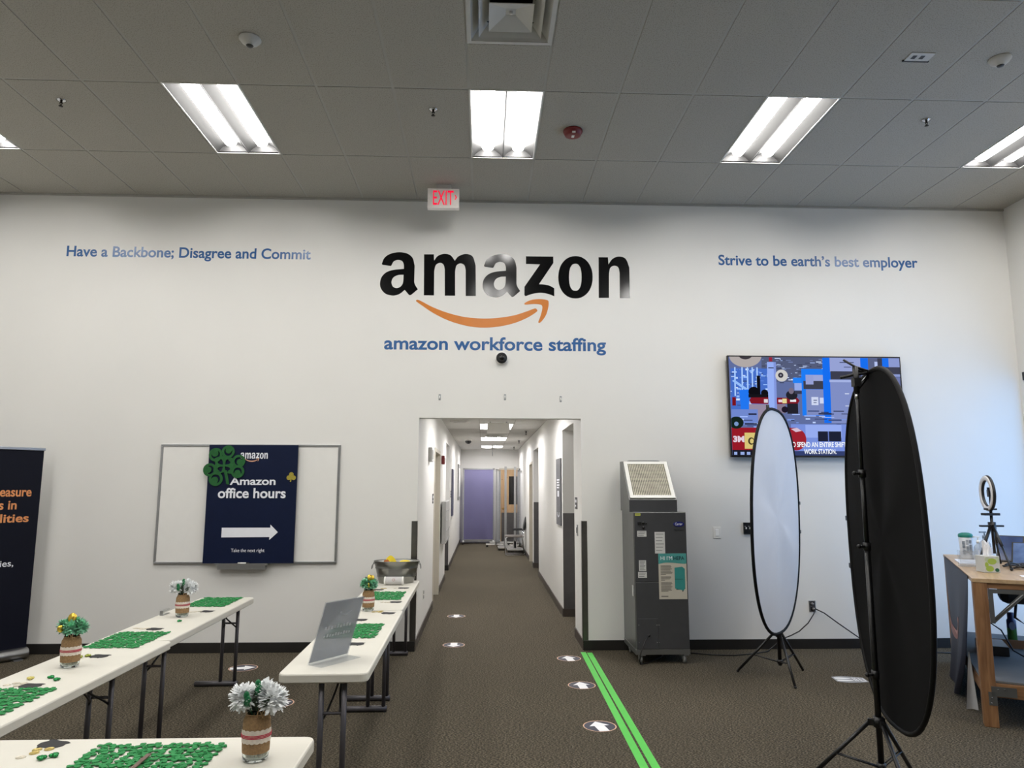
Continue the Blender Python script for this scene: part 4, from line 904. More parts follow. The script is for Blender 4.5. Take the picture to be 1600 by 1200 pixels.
b = B(); b.tube([(.125, -.012, .265), (.11, -.04, .262), (.07, -.07, .22), (.03, -.09, .13), (.015, -.09, .05), (.03, -.05, .012), (.12, .02, .008), (.3, .25, .008), (.42, .52, .008)], .0055, 8); b.cyl((.125, -.008, .265), (.125, -.022, .265), .012, 10); b.go('power_cord', m_black, t)
# poster taped on it
t = thing('poster', 'teal and cream HEPA poster stuck on the front of the grey air cleaner', 'poster', (AX0, AYF-.0098, 0))
px0, px1, pz0, pz1 = .235, .508, .60, 1.03
b = B(); b.box(px0, -.002, pz0, px1, 0, pz1); b.mi = 1
b.go('sheet', M('poster_cream', (196, 190, 176), .6, var=.02), t)
m_teal = M('poster_teal', (74, 152, 148), .55)
link('header', flat([smooth_loop([(px0, pz1, 1), (px0, pz1-.1, 1), (px0+.06, pz1-.088), (px0+.13, pz1-.088), (px1-.03, pz1-.098), (px1, pz1-.095, 1), (px1, pz1, 1)], 5)], .0008), m_teal, t).location.y = -.002
link('heading', text('HI I\u2019M', (px0+.022, pz1-.062, px0+.135, pz1-.027), .0, .0008, y=-.003), m_print_white, t)
link('heading', text('HEPA', (px0+.148, pz1-.062, px0+.252, pz1-.027), .012, .0008, y=-.003), M('heading_dark', (28, 52, 60), .5), t)
b = B()
for k, w_ in enumerate((.1, .105, .1, .11, .095, .1, .115, .11, .05, 0, .1, .1, .09, .04, 0, .105, .11, .1, .1, .11, .1, .095, .105, .07)):
    if w_: z = pz1-.115-.0105*k; b.box(px0+.02, -.0028, z-.0025, px0+.02+w_, -.002, z+.0025)
b.box(px0+.02, -.0028, pz0+.022, px0+.088, -.002, pz0+.031); b.go('body_print', M('print_grey', (110, 106, 100), .6), t)
b = B(); x0 = px0+.155; z0 = pz0+.1
b.prism([(x0, z0), (x0+.085, z0-.02), (x0+.1, z0+.01), (x0+.1, z0+.185), (x0+.075, z0+.205), (x0, z0+.195)], .002, .0032, Matrix(((1, 0, 0, 0), (0, 0, -1, 0), (0, 1, 0, 0), (0, 0, 0, 1)))); b.mi = 1
b.box(x0, -.0036, z0+.085, x0+.08, -.0032, z0+.088); b.box(x0+.012, -.0028, z0-.012, x0+.08, -.002, z0-.004); b.box(x0+.07, -.0028, z0-.03, x0+.08, -.002, z0-.018); b.box(x0+.09, -.0028, z0-.005, x0+.1, -.002, z0+.008)
b.go('illustration', [M('teal_machine', (52, 140, 136), .55), M('dark_print', (40, 50, 54), .6)], t)

# ------------------------------------------------------------------ wall television
t = thing('television', 'large wall television showing a packing line video with captions', 'television', (2.78, -.021, 1.985))
TW, TH = 1.925, 1.103
b = B(); b.box(0, -.058, 0, TW, -.02, TH, bev=.003); b.box(.4, -.02, .25, TW-.4, .02, TH-.25); b.go('body', M('tv_bezel', (16, 16, 18), .3), t)
TVC = {}
b = B(); mats_tv = []
def tvc(c, k=1.0):
    key = (c, k)
    if key not in TVC: TVC[key] = len(mats_tv); mats_tv.append(glow('tv_%02x%02x%02x' % c, c, k))
    return TVC[key]
bz = .014
def uv(x, y):
    x = min(1532, max(95, x-20*(y-92)/813)); return (bz+(x-95)/1437*(TW-2*bz), bz+.006+(905-y)/813*(TH-2*bz-.006))
lay = [0]
def tp(c, pts):
    lay[0] += 1; b.mi = tvc(c); y = -.0583-lay[0]*2e-5
    b.poly([(p[0], y, p[1]) for p in [uv(min(1532, max(95, x)), min(905, max(92, yy))) for x, yy in pts]])
def tr(c, x0, y0, x1, y1): tp(c, [(x0, y1), (x1, y1), (x1, y0), (x0, y0)])
def te(c, cx, cy, rx_, ry): tp(c, [(cx+rx_*math.cos(2*PI*k/28), cy-ry*math.sin(2*PI*k/28)) for k in range(28)])
tr((96, 110, 158), 95, 92, 1532, 905)
tr((84, 92, 122), 370, 92, 900, 300); rr = random.Random(4)
for k in range(90):
    x, y = rr.uniform(370, 880), rr.uniform(100, 310); ww = rr.uniform(8, 46); tr(rr.choice(((206, 222, 255), (150, 170, 220), (110, 124, 168), (62, 68, 92))), x, y, x+ww, y+rr.uniform(3, 9))
tr((70, 110, 200), 110, 190, 420, 540)
for k in range(70):
    x, y = rr.uniform(105, 415), rr.uniform(190, 520); tr(rr.choice(((150, 190, 255), (190, 214, 255), (60, 86, 150), (90, 130, 220), (220, 232, 255))), x, y, x+rr.uniform(5, 40), y+rr.uniform(4, 16))
for x in (140, 200, 245, 285, 325): tr((170, 204, 255), x, 180, x+12, 420)
tp((150, 190, 250), [(120, 295), (140, 285), (250, 360), (240, 378)])
te((176, 168, 166), 235, 85, 135, 95); te((60, 56, 62), 235, 70, 60, 45)
tr((150, 176, 245), 415, 135, 490, 545); tr((130, 150, 220), 470, 135, 490, 545); tr((150, 40, 60), 432, 95, 460, 130); tr((30, 30, 44), 425, 180, 470, 188)
te((206, 204, 200), 535, 248, 52, 50); te((46, 44, 56), 528, 245, 22, 22); te((150, 150, 160), 528, 245, 8, 8)
tp((34, 118, 240), [(180, 370), (260, 365), (260, 530), (190, 530)]); tr((120, 20, 30), 120, 430, 150, 500)
te((14, 14, 20), 300, 385, 45, 42); tr((14, 14, 20), 327, 250, 355, 430); te((16, 16, 22), 390, 395, 30, 30); tr((20, 20, 26), 255, 405, 420, 432)
tp((128, 24, 38), [(262, 455), (275, 432), (420, 430), (420, 485), (275, 482)]); tp((128, 24, 38), [(490, 432), (660, 432), (680, 455), (662, 482), (490, 485)])
tr((220, 215, 220), 383, 445, 415, 475); tr((228, 214, 150), 536, 440, 572, 478); tr((235, 235, 240), 600, 446, 650, 466); tr((235, 225, 225), 503, 448, 534, 470)
tr((150, 138, 160), 258, 487, 420, 640); tr((132, 118, 140), 490, 487, 560, 560)
te((34, 34, 44), 615, 410, 48, 40); te((120, 110, 130), 612, 375, 22, 26); tr((34, 34, 44), 575, 480, 665, 565); te((30, 24, 40), 555, 530, 28, 26)
tr((30, 124, 244), 700, 190, 890, 580); tr((36, 130, 246), 628, 265, 700, 310); tr((150, 170, 230), 640, 310, 700, 370); tr((58, 60, 80), 640, 375, 700, 400)
tr((156, 166, 216), 735, 240, 880, 320); tr((62, 64, 78), 715, 290, 885, 360); tr((150, 160, 212), 735, 245, 800, 320); tr((128, 140, 190), 735, 362, 880, 575); tr((206, 214, 240), 778, 425, 836, 492); tr((206, 214, 240), 848, 430, 880, 478)
tr((60, 70, 110), 795, 448, 825, 455); tr((60, 70, 110), 795, 468, 820, 474)
tr((22, 110, 240), 880, 95, 945, 640); tr((150, 162, 212), 942, 95, 1210, 215); tr((60, 62, 78), 945, 208, 1200, 275); tr((70, 78, 110), 1025, 130, 1145, 138); tr((70, 78, 110), 1060, 170, 1120, 176)
tr((128, 142, 196), 940, 280, 1200, 640); tr((164, 178, 226), 935, 280, 1165, 300); tr((230, 238, 255), 1060, 393, 1095, 399); tr((230, 238, 255), 1060, 495, 1095, 500)
tr((24, 110, 238), 1200, 95, 1265, 200); tr((92, 100, 134), 1265, 95, 1345, 640); tr((180, 194, 240), 1320, 125, 1345, 190); tr((60, 62, 80), 1345, 95, 1390, 260); tr((28, 112, 238), 1385, 95, 1440, 170); tr((140, 154, 208), 1440, 95, 1532, 250); tr((64, 66, 84), 1385, 170, 1532, 230); tr((110, 120, 170), 1345, 260, 1532, 640)
tr((112, 136, 206), 110, 530, 330, 660)
for k in range(60):
    x, y = rr.uniform(110, 1090), rr.uniform(535, 700)
    if 300 < x < 560 and y < 640: continue
    tr(rr.choice(((160, 186, 250), (190, 210, 255), (70, 84, 130), (40, 44, 70), (120, 150, 224))), x, y, x+rr.uniform(20, 110), y+rr.uniform(4, 14))
tr((120, 144, 220), 600, 650, 1532, 905); tr((150, 172, 240), 720, 655, 1020, 760); tr((30, 34, 54), 822, 708, 1015, 790); tr((100, 120, 190), 905, 708, 914, 790); tr((52, 64, 110), 600, 870, 1532, 905)
tr((150, 26, 40), 110, 680, 640, 862); te((156, 34, 48), 640, 775, 85, 90); tp((214, 190, 210), [(600, 690), (650, 680), (690, 705), (640, 715)])
tr((216, 196, 120), 216, 722, 330, 852); tr((26, 28, 40), 110, 862, 600, 905)
for k in range(9): tr((150, 172, 226), 128+k*52, 878, 128+k*52+rr.uniform(14, 34), 902)
te((70, 60, 40), 270, 790, 26, 30); te((216, 196, 120), 275, 790, 16, 20)
te((20, 36, 30), 150, 640, 60, 50); te((120, 150, 200), 150, 650, 18, 18)
link_scr = b.go('screen', mats_tv, t, recalc=False)
def tvtext(s_, x0, y0, x1, y1, m, bold=.0, slant=0.0):
    a, c = uv(x0, y1), uv(x1, y0); return link('caption', text(s_, (a[0], a[1], c[0], c[1]), bold, .0006, y=-.0672, slant=slant), m, link_scr)
m_cap = glow('caption_white', (246, 250, 255), 1.0)
tvtext('O SPEND AN ENTIRE SHIFT', 606, 796, 1052, 838, m_cap, .018); tvtext('WORK STATION.', 702, 853, 968, 893, m_cap, .018)
tvtext('3M', 122, 748, 212, 800, glow('caption_pink', (226, 206, 222), 1.0), .05); tvtext('3M', 504, 450, 533, 468, glow('caption_pink', (226, 206, 222), 1.0), .03)
# ------------------------------------------------------------------ oval pop-up backdrops on tripods
m_rim = M('black_rim', (6, 6, 8), .6, spec=.2)
m_fabw = M('white_fabric', (214, 215, 219), .75, var=.015, vscale=4, bump=.12, bscale=8, sheen=.2)
m_fabk = M('black_fabric', (8, 8, 9), .9, spec=.15, var=.08, vscale=4, bump=.12, bscale=8)
def backdrop(label, c, al, a, bb, p, roll, tilt, cam_side, front, back, tabs, stand):
    """stand: (x, y, top z, hub z, foot offsets, arm)"""
    h = Vector((math.sin(al), math.cos(al), 0)); n0 = Vector((math.cos(al), -math.sin(al), 0)); up = Vector((0, 0, 1))*math.cos(tilt)+n0*math.sin(tilt); nn = h.cross(up)*(1 if h.cross(up).dot(n0) > 0 else -1)
    x, y, zt, zh, feet, arm = stand
    t = thing('backdrop', label, 'photo backdrop', (x, y, 0)); C0 = Vector(c)-Vector((x, y, 0))
    def P(u, v, o=0.0):
        u, v = u*math.cos(roll)-v*math.sin(roll), u*math.sin(roll)+v*math.cos(roll)
        return C0+u*h+v*up+o*nn
    N_ = 64; O_ = ell(0, 0, a, bb, N_, p); sd = 1 if cam_side > 0 else -1
    for nm, off, m in (('fabric_front', sd*.004, front), ('fabric_back', -sd*.004, back)):
        b = B(); rings = []
        for q in (.0, .3, .6, .85, 1.0):
            if q == 0: rings.append([b.bm.verts.new(P(0, 0, off))]*N_); continue
            rings.append([b.bm.verts.new(P(u*q, v*q, off*(1 if q < 1 else .3)+.006*math.sin(9*math.atan2(v, u))*q*(1-q)*2+.012*math.sin(u*5+v*3)*(1-q**4))) for u, v in O_])
        for A, C in zip(rings, rings[1:]):
            for k in range(N_):
                k2 = (k+1) % N_
                vs_ = [A[k], C[k], C[k2]] + ([A[k2]] if A[k2] is not A[k] else [])
                b.bm.faces.new(vs_).smooth = True
        b.go(nm, m, t)
    b = B(); b.tube([P(u, v) for u, v in O_], .0135, 8, closed=True); b.go('rim', m_rim, t)
    for (ang, s_) in tabs:
        u, v = a*math.cos(ang), bb*math.sin(ang)
        uu = min(O_, key=lambda q: (math.atan2(q[1]/bb, q[0]/a)-ang) % (2*PI) if (math.atan2(q[1]/bb, q[0]/a)-ang) % (2*PI) < PI else 2*PI-(math.atan2(q[1]/bb, q[0]/a)-ang) % (2*PI))
        d = Vector((uu[0], uu[1])).normalized(); pc = P(uu[0]+d.x*.022, uu[1]+d.y*.0)
        b = B(); b.box(-.022, -.012, -.016, .022, .012, .016, Matrix.Translation(pc) @ Matrix.Rotation(PI/2-al, 4, 'Z'), bev=.003); b.go('tab', m_black, t)
    # stand
    b = B(); b.cyl((0, 0, .1), (0, 0, 1.35), .0165, 12); b.cyl((0, 0, 1.3), (0, 0, zt-.5), .0135, 12); b.cyl((0, 0, zt-.55), (0, 0, zt), .0105, 12); b.go('pole', m_blackm, t)
    b = B(); b.cyl((0, 0, zt-.075), (0, 0, zt-.045), .0125, 12); b.go('collar', m_chrome, t)
    for z in (1.33, zt-.52, .62):
        b = B(); b.cyl((0, 0, z-.02), (0, 0, z+.025), .021, 12); b.cyl((0, 0, z), (-.05, -.015, z+.004), .008, 8); b.ball((-.055, -.016, z+.004), .013, 8, 6); b.go('clamp_knob', m_black, t)
    b = B(); b.cyl((0, 0, zh-.025), (0, 0, zh+.03), .028, 14)
    for fx_, fy_ in feet: d = Vector((fx_, fy_, 0)).normalized(); b.box(-.01, 0, zh-.02, .01, .055, zh+.015, Matrix.Rotation(math.atan2(-d.x, d.y), 4, 'Z'))
    b.go('leg_hub', m_black, t)
    b = B(); b.cyl((0, 0, .115), (0, 0, .15), .024, 12); b.go('brace_hub', m_black, t)
    for fx_, fy_ in feet:
        d = Vector((fx_, fy_, 0)).normalized(); p0 = d*.045+Vector((0, 0, zh)); p1 = Vector((fx_, fy_, .012))
        b = B(); b.tube([p0, p1], .0115, 8); lg = b.go('leg', m_blackm, t)
        b = B(); b.ball(p1, .0135, 8, 6, sc=(1, 1, .85)); b.go('rubber_foot', m_black, lg)
        mid = p0.lerp(p1, .56); s2 = d.cross(Vector((0, 0, 1)))*.008
        b = B(); b.tube([d*.02+Vector((0, 0, .13))+s2, mid+s2], .0045, 6); b.tube([d*.02+Vector((0, 0, .13))-s2, mid-s2], .0045, 6); b.go('leg_brace', m_blackm, t)
    if arm:
        tp_ = P(0, bb)
        b = B(); b.cyl((0, 0, zt-.04), (0, 0, zt+.12), .017, 10); b.box(-.02, -.02, zt+.0, .02, .02, zt+.05)
        b.tube([(-.06, .02, zt+.165), (.0, 0, zt+.12), (.08, -.03, zt+.085)], .007, 8); b.tube([(.02, 0, zt+.1), tuple(tp_)], .012, 8)
        b.tube([(-.085, .02, zt+.055), (.0, 0, zt+.075), (.13, -.02, zt+.085)], .009, 8)
        b.tube([(0, 0, zt-.02), tuple((P(.0, bb*.985)))], .012, 8); b.go('clamp_arm', m_black, t)
    else:
        b = B(); b.cyl((0, 0, zt-.03), (0, 0, zt+.03), .015, 10); b.tube([(0, 0, zt), tuple(P(0, bb))], .01, 8); b.go('clamp_arm', m_black, t)
    return t
FEET = [(-.33, .185), (.30, .205), (-.03, -.37)]
backdrop('tall oval backdrop with its white side showing, on a black tripod before the television', (2.813, -1.140, 1.384), .658, .748, .998, 2.37, -.017, .021, 1, m_fabw, m_fabk, [(-.15, 1), (.12, 1)], (2.79, -1.10, 2.40, .37, [(f[0]*.97, f[1]) for f in FEET], False))
backdrop('tall oval backdrop with its black side showing, nearest the camera at the right', (2.432, -3.557, 1.363), .238, .723, .993, 2.51, -.073, .005, -1, m_fabk, m_fabw, [(.09, 1), (-.17, 1)], (2.37, -3.50, 2.27, .365, FEET, True))
# ------------------------------------------------------------------ workbench at the right
DA = math.radians(-28); DO = Vector((3.69, -2.455, 0)); MD = Matrix.Translation(DO) @ Matrix.Rotation(DA, 4, 'Z')
DZ = 1.02; DW, DLn = .86, 2.06
t = thing('workbench', 'wooden standing workbench on thick posts at the right edge', 'workbench', DO, DA)
b = B(); b.box(-.004, -.004, DZ-.028, DW, DLn, DZ, bev=.002); b.go('bench_top', m_ply, t)
pw = .089
m_pine_x = wood_mat('pine_rail', (112, 76, 46), (150, 110, 72), 1.0, .55, 'X'); m_pine_y = wood_mat('pine_rail_long', (112, 76, 46), (150, 110, 72), 1.0, .55, 'Y')
for x in (0, DW-pw):
    for y in (0, DLn-pw):
        b = B(); b.box(x, y, 0, x+pw, y+pw, DZ-.028, bev=.004); b.go('leg', m_pine, t)
for z0, z1 in ((.205, .294), (DZ-.068, DZ-.028)):
    for ya in (.01, DLn-.048): b = B(); b.box(pw, ya, z0, DW-pw, ya+.038, z1); b.go('cross_rail', m_pine_x, t)
for xa in (.01, DW-.048): b = B(); b.box(xa, pw, .205, xa+.038, DLn-pw, .294); b.go('side_rail', m_pine_y, t)
b = B(); b.box(.012, .05, .296, DW-.012, DLn-.05, .308); b.go('lower_shelf', M('grey_shelf_board', (104, 104, 103), .7, var=.1, vscale=3), t)
m_bracket = M('galvanized_bracket', (120, 122, 122), .4, .85, var=.05)
b = B()
def tri_bracket(b, x0, y, dirx):
    zt = DZ-.07; s_ = .24
    outer = [(0, 0), (s_, 0), (s_-.02, -.03), (.03, -s_+.02), (0, -s_)]
    b.prism([(0, 0), (s_, 0), (s_, -.03), (.03, -.03), (.03, -s_), (0, -s_)], 0, .003, Matrix(((dirx, 0, 0, x0), (0, 0, 1, y), (0, 1, 0, zt), (0, 0, 0, 1))))
    b.prism([(s_-.01, -.03), (s_-.05, -.03), (.03, -s_+.045), (.03, -s_+.005)], 0, .004, Matrix(((dirx, 0, 0, x0), (0, 0, 1, y), (0, 1, 0, zt), (0, 0, 0, 1))))
    b.tube([(x0+dirx*(s_-.03), y, zt-.028), (x0+dirx*.03, y, zt-s_+.03)], .006, 6)
tri_bracket(b, pw+.001, .005, 1); b.go('corner_bracket', m_bracket, t)
b = B(); b.box(pw-.03, -.003, .215, pw+.12, 0, .28); b.box(pw-.05, -.003, .15, pw, 0, .24)
for x, z in ((pw+.01, .26), (pw+.05, .265), (pw-.03, .2), (pw-.035, .165)): b.cyl((x, -.003, z), (x, -.007, z), .005, 8)
b.go('corner_bracket', m_bracket, t)
# draped sheet on its long side
m_throw = M('navy_throw', (24, 30, 48), .55, var=.12, vscale=3)
t = thing('table_banner', 'navy cloth with a pale smile arrow hanging down the bench side', 'banner', DO, DA)
def nearedge(v): return .17+.24*v+.40*max(0, (v-.6)/.4)**1.3
def cloth(u, v):     # u: 0 near .. 1 far, v: 0 top .. 1 bottom
    near = nearedge(v); far = DLn-.2+.06*v
    y = near+(far-near)*u
    x = -.012-.035*v-.03*v*math.sin(u*9+v*2)-.05*v*math.sin(u*4.2+.6)*(u > .0)
    return (x, y, DZ-.004-v*(DZ-.012))
b = B(); b.grid(cloth, 40, 20); b.grid(lambda u, v: (cloth(u, v)[0]+.004,)+cloth(u, v)[1:], 40, 20); b.go('cloth', m_throw, t)
me = flat(fit(SMILE, (0, 0, 1, 1)), .001)
for v in me.vertices:
    y_, z_ = 1.70-1.12*v.co.x, .40+.24*v.co.z      # reads from the far end to the near end
    vv = (DZ-z_)/DZ; n_ = nearedge(vv); p = cloth((y_-n_)/(DLn-.2+.06*vv-n_), vv); v.co = (p[0]-.004, y_, z_)
link('smile_print', me, M('pale_pink_print', (206, 160, 150), .5), t)
b = B()
def flap(u, v): return (-.03+(u-.5)*(.006+.07*v), .31+.07*v+.02*math.sin(u*3), .44-.43*v)
b.grid(flap, 4, 14); b.grid(lambda u, v: (flap(u, v)[0]+.003,)+flap(u, v)[1:], 4, 14); b.go('hem', M('white_cloth_hem', (206, 206, 206), .7), t)['label'] = 'white turned back cloth edge'
def D(x, y, z=DZ): p = MD @ Vector((x, y, 0)); return (p.x, p.y, z)
# things on the bench
t = thing('wipes_canister', 'white wipes canister with a green lid at the back of the bench', 'canister', D(.15, 1.62, DZ+.001), DA)
b = B(); b.lathe([(0, 0), (.05, 0), (.053, .006), (.05, .02), (.057, .19), (.055, .2), (0, .2)], 24); b.go('body', M('canister_white', (222, 224, 226), .35), t)
b = B(); b.lathe([(.058, .195), (.06, .2), (.06, .216), (.055, .226), (.03, .236), (0, .238)], 24); b.go('lid', M('lid_green', (24, 120, 104), .4), t)
b = B()
for k in range(12):
    z = .17-.011*k
    for x0, x1 in ((-.035, -.012), (-.006, .014), (.02, .038)): 
        if (k*5+int(x0*1000)) % 7: b.box(x0, -.0575-.0, z-.0025, x1, -.045, z+.0025)
b.go('label_print', M('print_grey_blue', (120, 130, 140), .6), t)
def pump(label, loc, h, r, cap):
    t = thing('pump_bottle', label, 'bottle', loc, 0, 'pump bottles on the bench')
    b = B(); b.lathe([(0, 0), (r, 0), (r+.002, .006), (r+.002, h*.72), (r*.8, h*.86), (r*.4, h*.92), (r*.4, h), (0, h)], 20); b.go('body', clear('sanitiser_clear', (226, 232, 236), .5, .1, (214, 220, 226)), t)
    b = B(); b.cyl((0, 0, h-.005), (0, 0, h+.022), r*.45, 12); b.cyl((0, 0, h+.02), (0, 0, h+.05), .006, 8); b.box(-.045, -.008, h+.045, .014, .008, h+.058, bev=.002); b.go('pump', cap, t)
    b = B(); b.box(-r*.7, -r-.003, h*.2, r*.7, -r+.012, h*.6); b.go('label_print', m_print_white, t)
pump('short clear pump bottle right of the wipes canister', D(.245, 1.60, DZ+.001), .15, .036, m_white); pump('tall clear pump bottle with grey pump behind the tissue box', D(.285, 1.50, DZ+.001), .20, .042, M('pump_grey', (120, 136, 150), .4))
t = thing('acrylic_holder', 'clear acrylic holder standing at the left edge of the bench', 'holder', D(.078, .86, DZ+.001), DA+.15)
b = B(); b.box(-.065, -.006, 0, .065, -.003, .13); b.box(-.065, .05, 0, .065, .053, .13); b.box(-.065, -.006, 0, .065, .053, .004); b.go('box', m_acc, t)
t = thing('paper_stack', 'white papers lying at the far left corner of the bench', 'paper', D(.16, 1.22, DZ+.001), DA)
b = B(); b.box(-.13, -.2, 0, .13, .2, .012); b.go('sheets', M('paper_white', (232, 233, 236), .7), t)
t = thing('paper_slip', 'white paper slip at the front of the bench by the right edge', 'paper', D(.40, .29, DZ+.0005), DA)
b = B(); b.box(-.06, -.05, 0, .06, .05, .002); b.go('sheet', M('paper_white', (232, 233, 236), .7), t)
t = thing('tissue_box', 'square tissue box with lime leaf print, tissue pulled up', 'tissue box', D(.165, .50, DZ+.001), DA+.42)
b = B(); s_ = .058; b.box(-s_, -s_, 0, s_, s_, .125, bev=.003); b.mi = 1
for cx_, cz_, rx_, rz_ in ((-.02, .03, .03, .022), (.0, .085, .034, .024), (-.042, .06, .014, .02)): b.prism(ell(cx_, cz_, rx_, rz_, 18), s_, s_+.0006, Matrix(((1, 0, 0, 0), (0, 0, -1, 0), (0, 1, 0, 0), (0, 0, 0, 1))))
b.mi = 2; b.prism(ell(.04, .095, .016, .026, 18), s_, s_+.0005, Matrix(((1, 0, 0, 0), (0, 0, -1, 0), (0, 1, 0, 0), (0, 0, 0, 1)))); b.prism(ell(-.035, .1, .02, .018, 18), s_, s_+.0005, Matrix(((1, 0, 0, 0), (0, 0, -1, 0), (0, 1, 0, 0), (0, 0, 0, 1))))
b.mi = 3; b.prism(ell(.034, .02, .016, .014, 18), s_, s_+.0008, Matrix(((1, 0, 0, 0), (0, 0, -1, 0), (0, 1, 0, 0), (0, 0, 0, 1))))
b.go('carton', [M('carton_grey', (196, 196, 190), .5), M('lime_print', (156, 178, 70), .5), M('pale_print', (178, 190, 160), .5), M('seal_green', (22, 84, 60), .5)], t)
b = B(); rr = random.Random(2)
for a0 in (0, 1.6, 3.4): b.grid(lambda u, v, a0=a0: ((u-.5)*.06*math.cos(a0)+.02*(v-.3)*math.sin(a0+u*4), (u-.5)*.06*math.sin(a0)+.018*math.sin(5*u+a0)*v, .122+.1*v+.02*math.sin(u*6+a0)*v), 8, 6)
b.go('tissue', M('tissue_white', (236, 236, 238), .9), t)
t = thing('ring_light', 'ring light on a black desktop tripod standing on the bench', 'ring light', D(.29, 1.05, DZ+.001), 0)
hub = .36; ringc = .60; ra = math.radians(-15)
feet = [(-.26, -.19), (-.02, -.25), (.12, .16)]
feet = [(MD.to_3x3() @ Vector((x, y, 0))) for x, y in ((-.165, -.30), (.05, -.40), (.06, .18))]
for f in feet:
    b = B(); d = f.normalized(); b.tube([d*.025+Vector((0, 0, hub-.03)), d*.025+(f-d*.025)*.5+Vector((0, 0, hub*.5))], .013, 8); b.tube([d*.025+(f-d*.025)*.45+Vector((0, 0, hub*.54)), f+Vector((0, 0, .012))], .009, 8); b.ball(f+Vector((0, 0, .012)), .012, 8, 6); b.go('leg', m_blackm, t)
b = B(); b.cyl((0, 0, .1), (0, 0, hub+.1), .012, 10); b.box(-.10, -.02, hub-.04, .09, .02, hub-.025); b.cyl((0, 0, hub-.06), (0, 0, hub), .03, 12); b.go('column', m_blackm, t)
b = B(); b.box(-.07, -.03, hub+.055, .06, .03, hub+.075, bev=.003); b.box(-.045, -.025, hub+.1, .04, .025, hub+.115, bev=.003); b.cyl((0, 0, hub+.07), (0, 0, ringc-.125), .01, 8); b.go('phone_clamp', m_black, t)
Mr = Matrix.Translation((0, 0, ringc)) @ Matrix.Rotation(math.radians(-106.6), 4, 'Z') @ Matrix.Rotation(PI/2, 4, 'X') 
b = B(); b.lathe([(.108, .0), (.15, .0), (.154, .006), (.15, .022), (.112, .024), (.105, .012)] + [(.108, .0)], 40, mat=Mr); rh = b.go('housing', m_black, t)
b = B(); b.lathe([(.11, .0225), (.148, .0225), (.142, .03), (.116, .03), (.11, .0225)], 40, mat=Mr); b.go('diffuser', M('ring_diffuser', (214, 212, 210), .5), rh)
b = B(); b.box(-.022, -.03, -.02, .022, .03, .012, Mr, bev=.003); b.box(-.006, -.11, -.008, .006, -.03, .004, Mr); b.box(-.01, .03, -.008, .01, .05, .012, Mr); b.go('phone_holder', m_black, rh)
def tablet(label, loc, rz, tilt, w_, h_, screen):
    t = thing('tablet', label, 'tablet', loc, rz, 'tablets on the bench')
    m = Matrix.Rotation(tilt, 4, 'X'); b = B(); b.box(-w_/2, 0, 0, w_/2, .012, h_, m, bev=.003); b.go('case', m_black, t)
    b = B(); b.box(-w_/2+.012, -.0008, .012, w_/2-.012, 0, h_-.012, m); b.go('screen', screen, t)
    b = B(); b.box(-w_/2+.02, .02, 0, w_/2-.02, .13, .008); b.go('stand', m_black, t)
    return t
m_scr = M('dark_blue_screen', (52, 70, 110), .12, var=.3, vscale=9)
tablet('tilted tablet behind the ring light tripod, further back', D(.44, 1.42, DZ+.009), DA-.35, -.65, .20, .27, m_scr); tablet('tilted tablet in a grey stand, in front of the other at the right edge', D(.50, 1.15, DZ+.009), DA-.25, -.8, .17, .25, M('pale_screen', (96, 118, 160), .12, var=.3, vscale=9))
t = thing('charger_block', 'black box behind the tablets on the bench', 'device', D(.60, 1.62, DZ+.001), DA)
b = B(); b.box(-.05, -.03, 0, .05, .03, .17, bev=.004); b.box(-.06, -.05, 0, .06, .05, .012); b.go('case', m_black, t)
t = thing('cable_tangle', 'tangle of black cables on the bench under the tablets', 'cables', D(.42, .92, DZ+.006), DA)
for k in range(5):
    rr = random.Random(20+k); b = B(); pts = [(rr.uniform(-.12, .2), rr.uniform(-.16, .14), rr.uniform(0, .02)) for _ in range(7)]
    sm = []
    for i in range(len(pts)-1):
        for q in range(5):
            f_ = q/5; sm.append(tuple(pts[i][j]*(1-f_)+pts[i+1][j]*f_+.01*math.sin(PI*f_)*(1 if j == 2 else 0) for j in range(3)))
    b.tube(sm, .005, 6); b.go('cable', m_black, t)
# things on the lower shelf
SZ = .309
t = thing('power_box', 'black cable box on the lower shelf of the bench', 'box', D(.22, 1.12, SZ), DA)
b = B(); b.box(-.1, -.17, 0, .1, .17, .075, bev=.006); b.go('body', m_black, t)
b = B(); b.tube([(.0, .1, .075), (0, .1, .12), (.02, .16, .28), (.04, .2, .46), (.03, .24, .6)], .005, 6); b.tube([(-.06, -.05, .075), (-.1, -.1, .18), (-.02, -.15, .26), (.06, -.12, .2), (.12, -.2, .06), (.2, -.28, .02), (.34, -.3, .008), (.44, -.28, .008)], .006, 6); b.go('cord', m_black, t)
t = thing('spray_can', 'disinfectant spray can with blue cap and green base on the lower shelf', 'spray can', D(.44, 1.60, SZ+.0), DA)
b = B(); b.lathe([(0, 0), (.036, 0), (.037, .01), (.037, .13)], 20); b.go('body', M('can_green', (58, 120, 50), .35), t)
b = B(); b.lathe([(.0372, .13), (.0372, .19), (.034, .2), (.028, .205), (.028, .25), (.024, .262), (0, .263)], 20); b.go('cap', M('can_blue', (24, 40, 84), .35), t)
b = B(); b.prism(ell(0, .15, .024, .034, 20), .0365, .0385, Matrix(((1, 0, 0, 0), (0, 0, -1, 0), (0, 1, 0, 0), (0, 0, 0, 1)))); b.go('label', M('label_blue', (110, 130, 160), .4), t)
t = thing('cleaner_jug', 'small green and orange cleaner jug on the lower shelf', 'jug', D(.60, 1.58, SZ), DA)
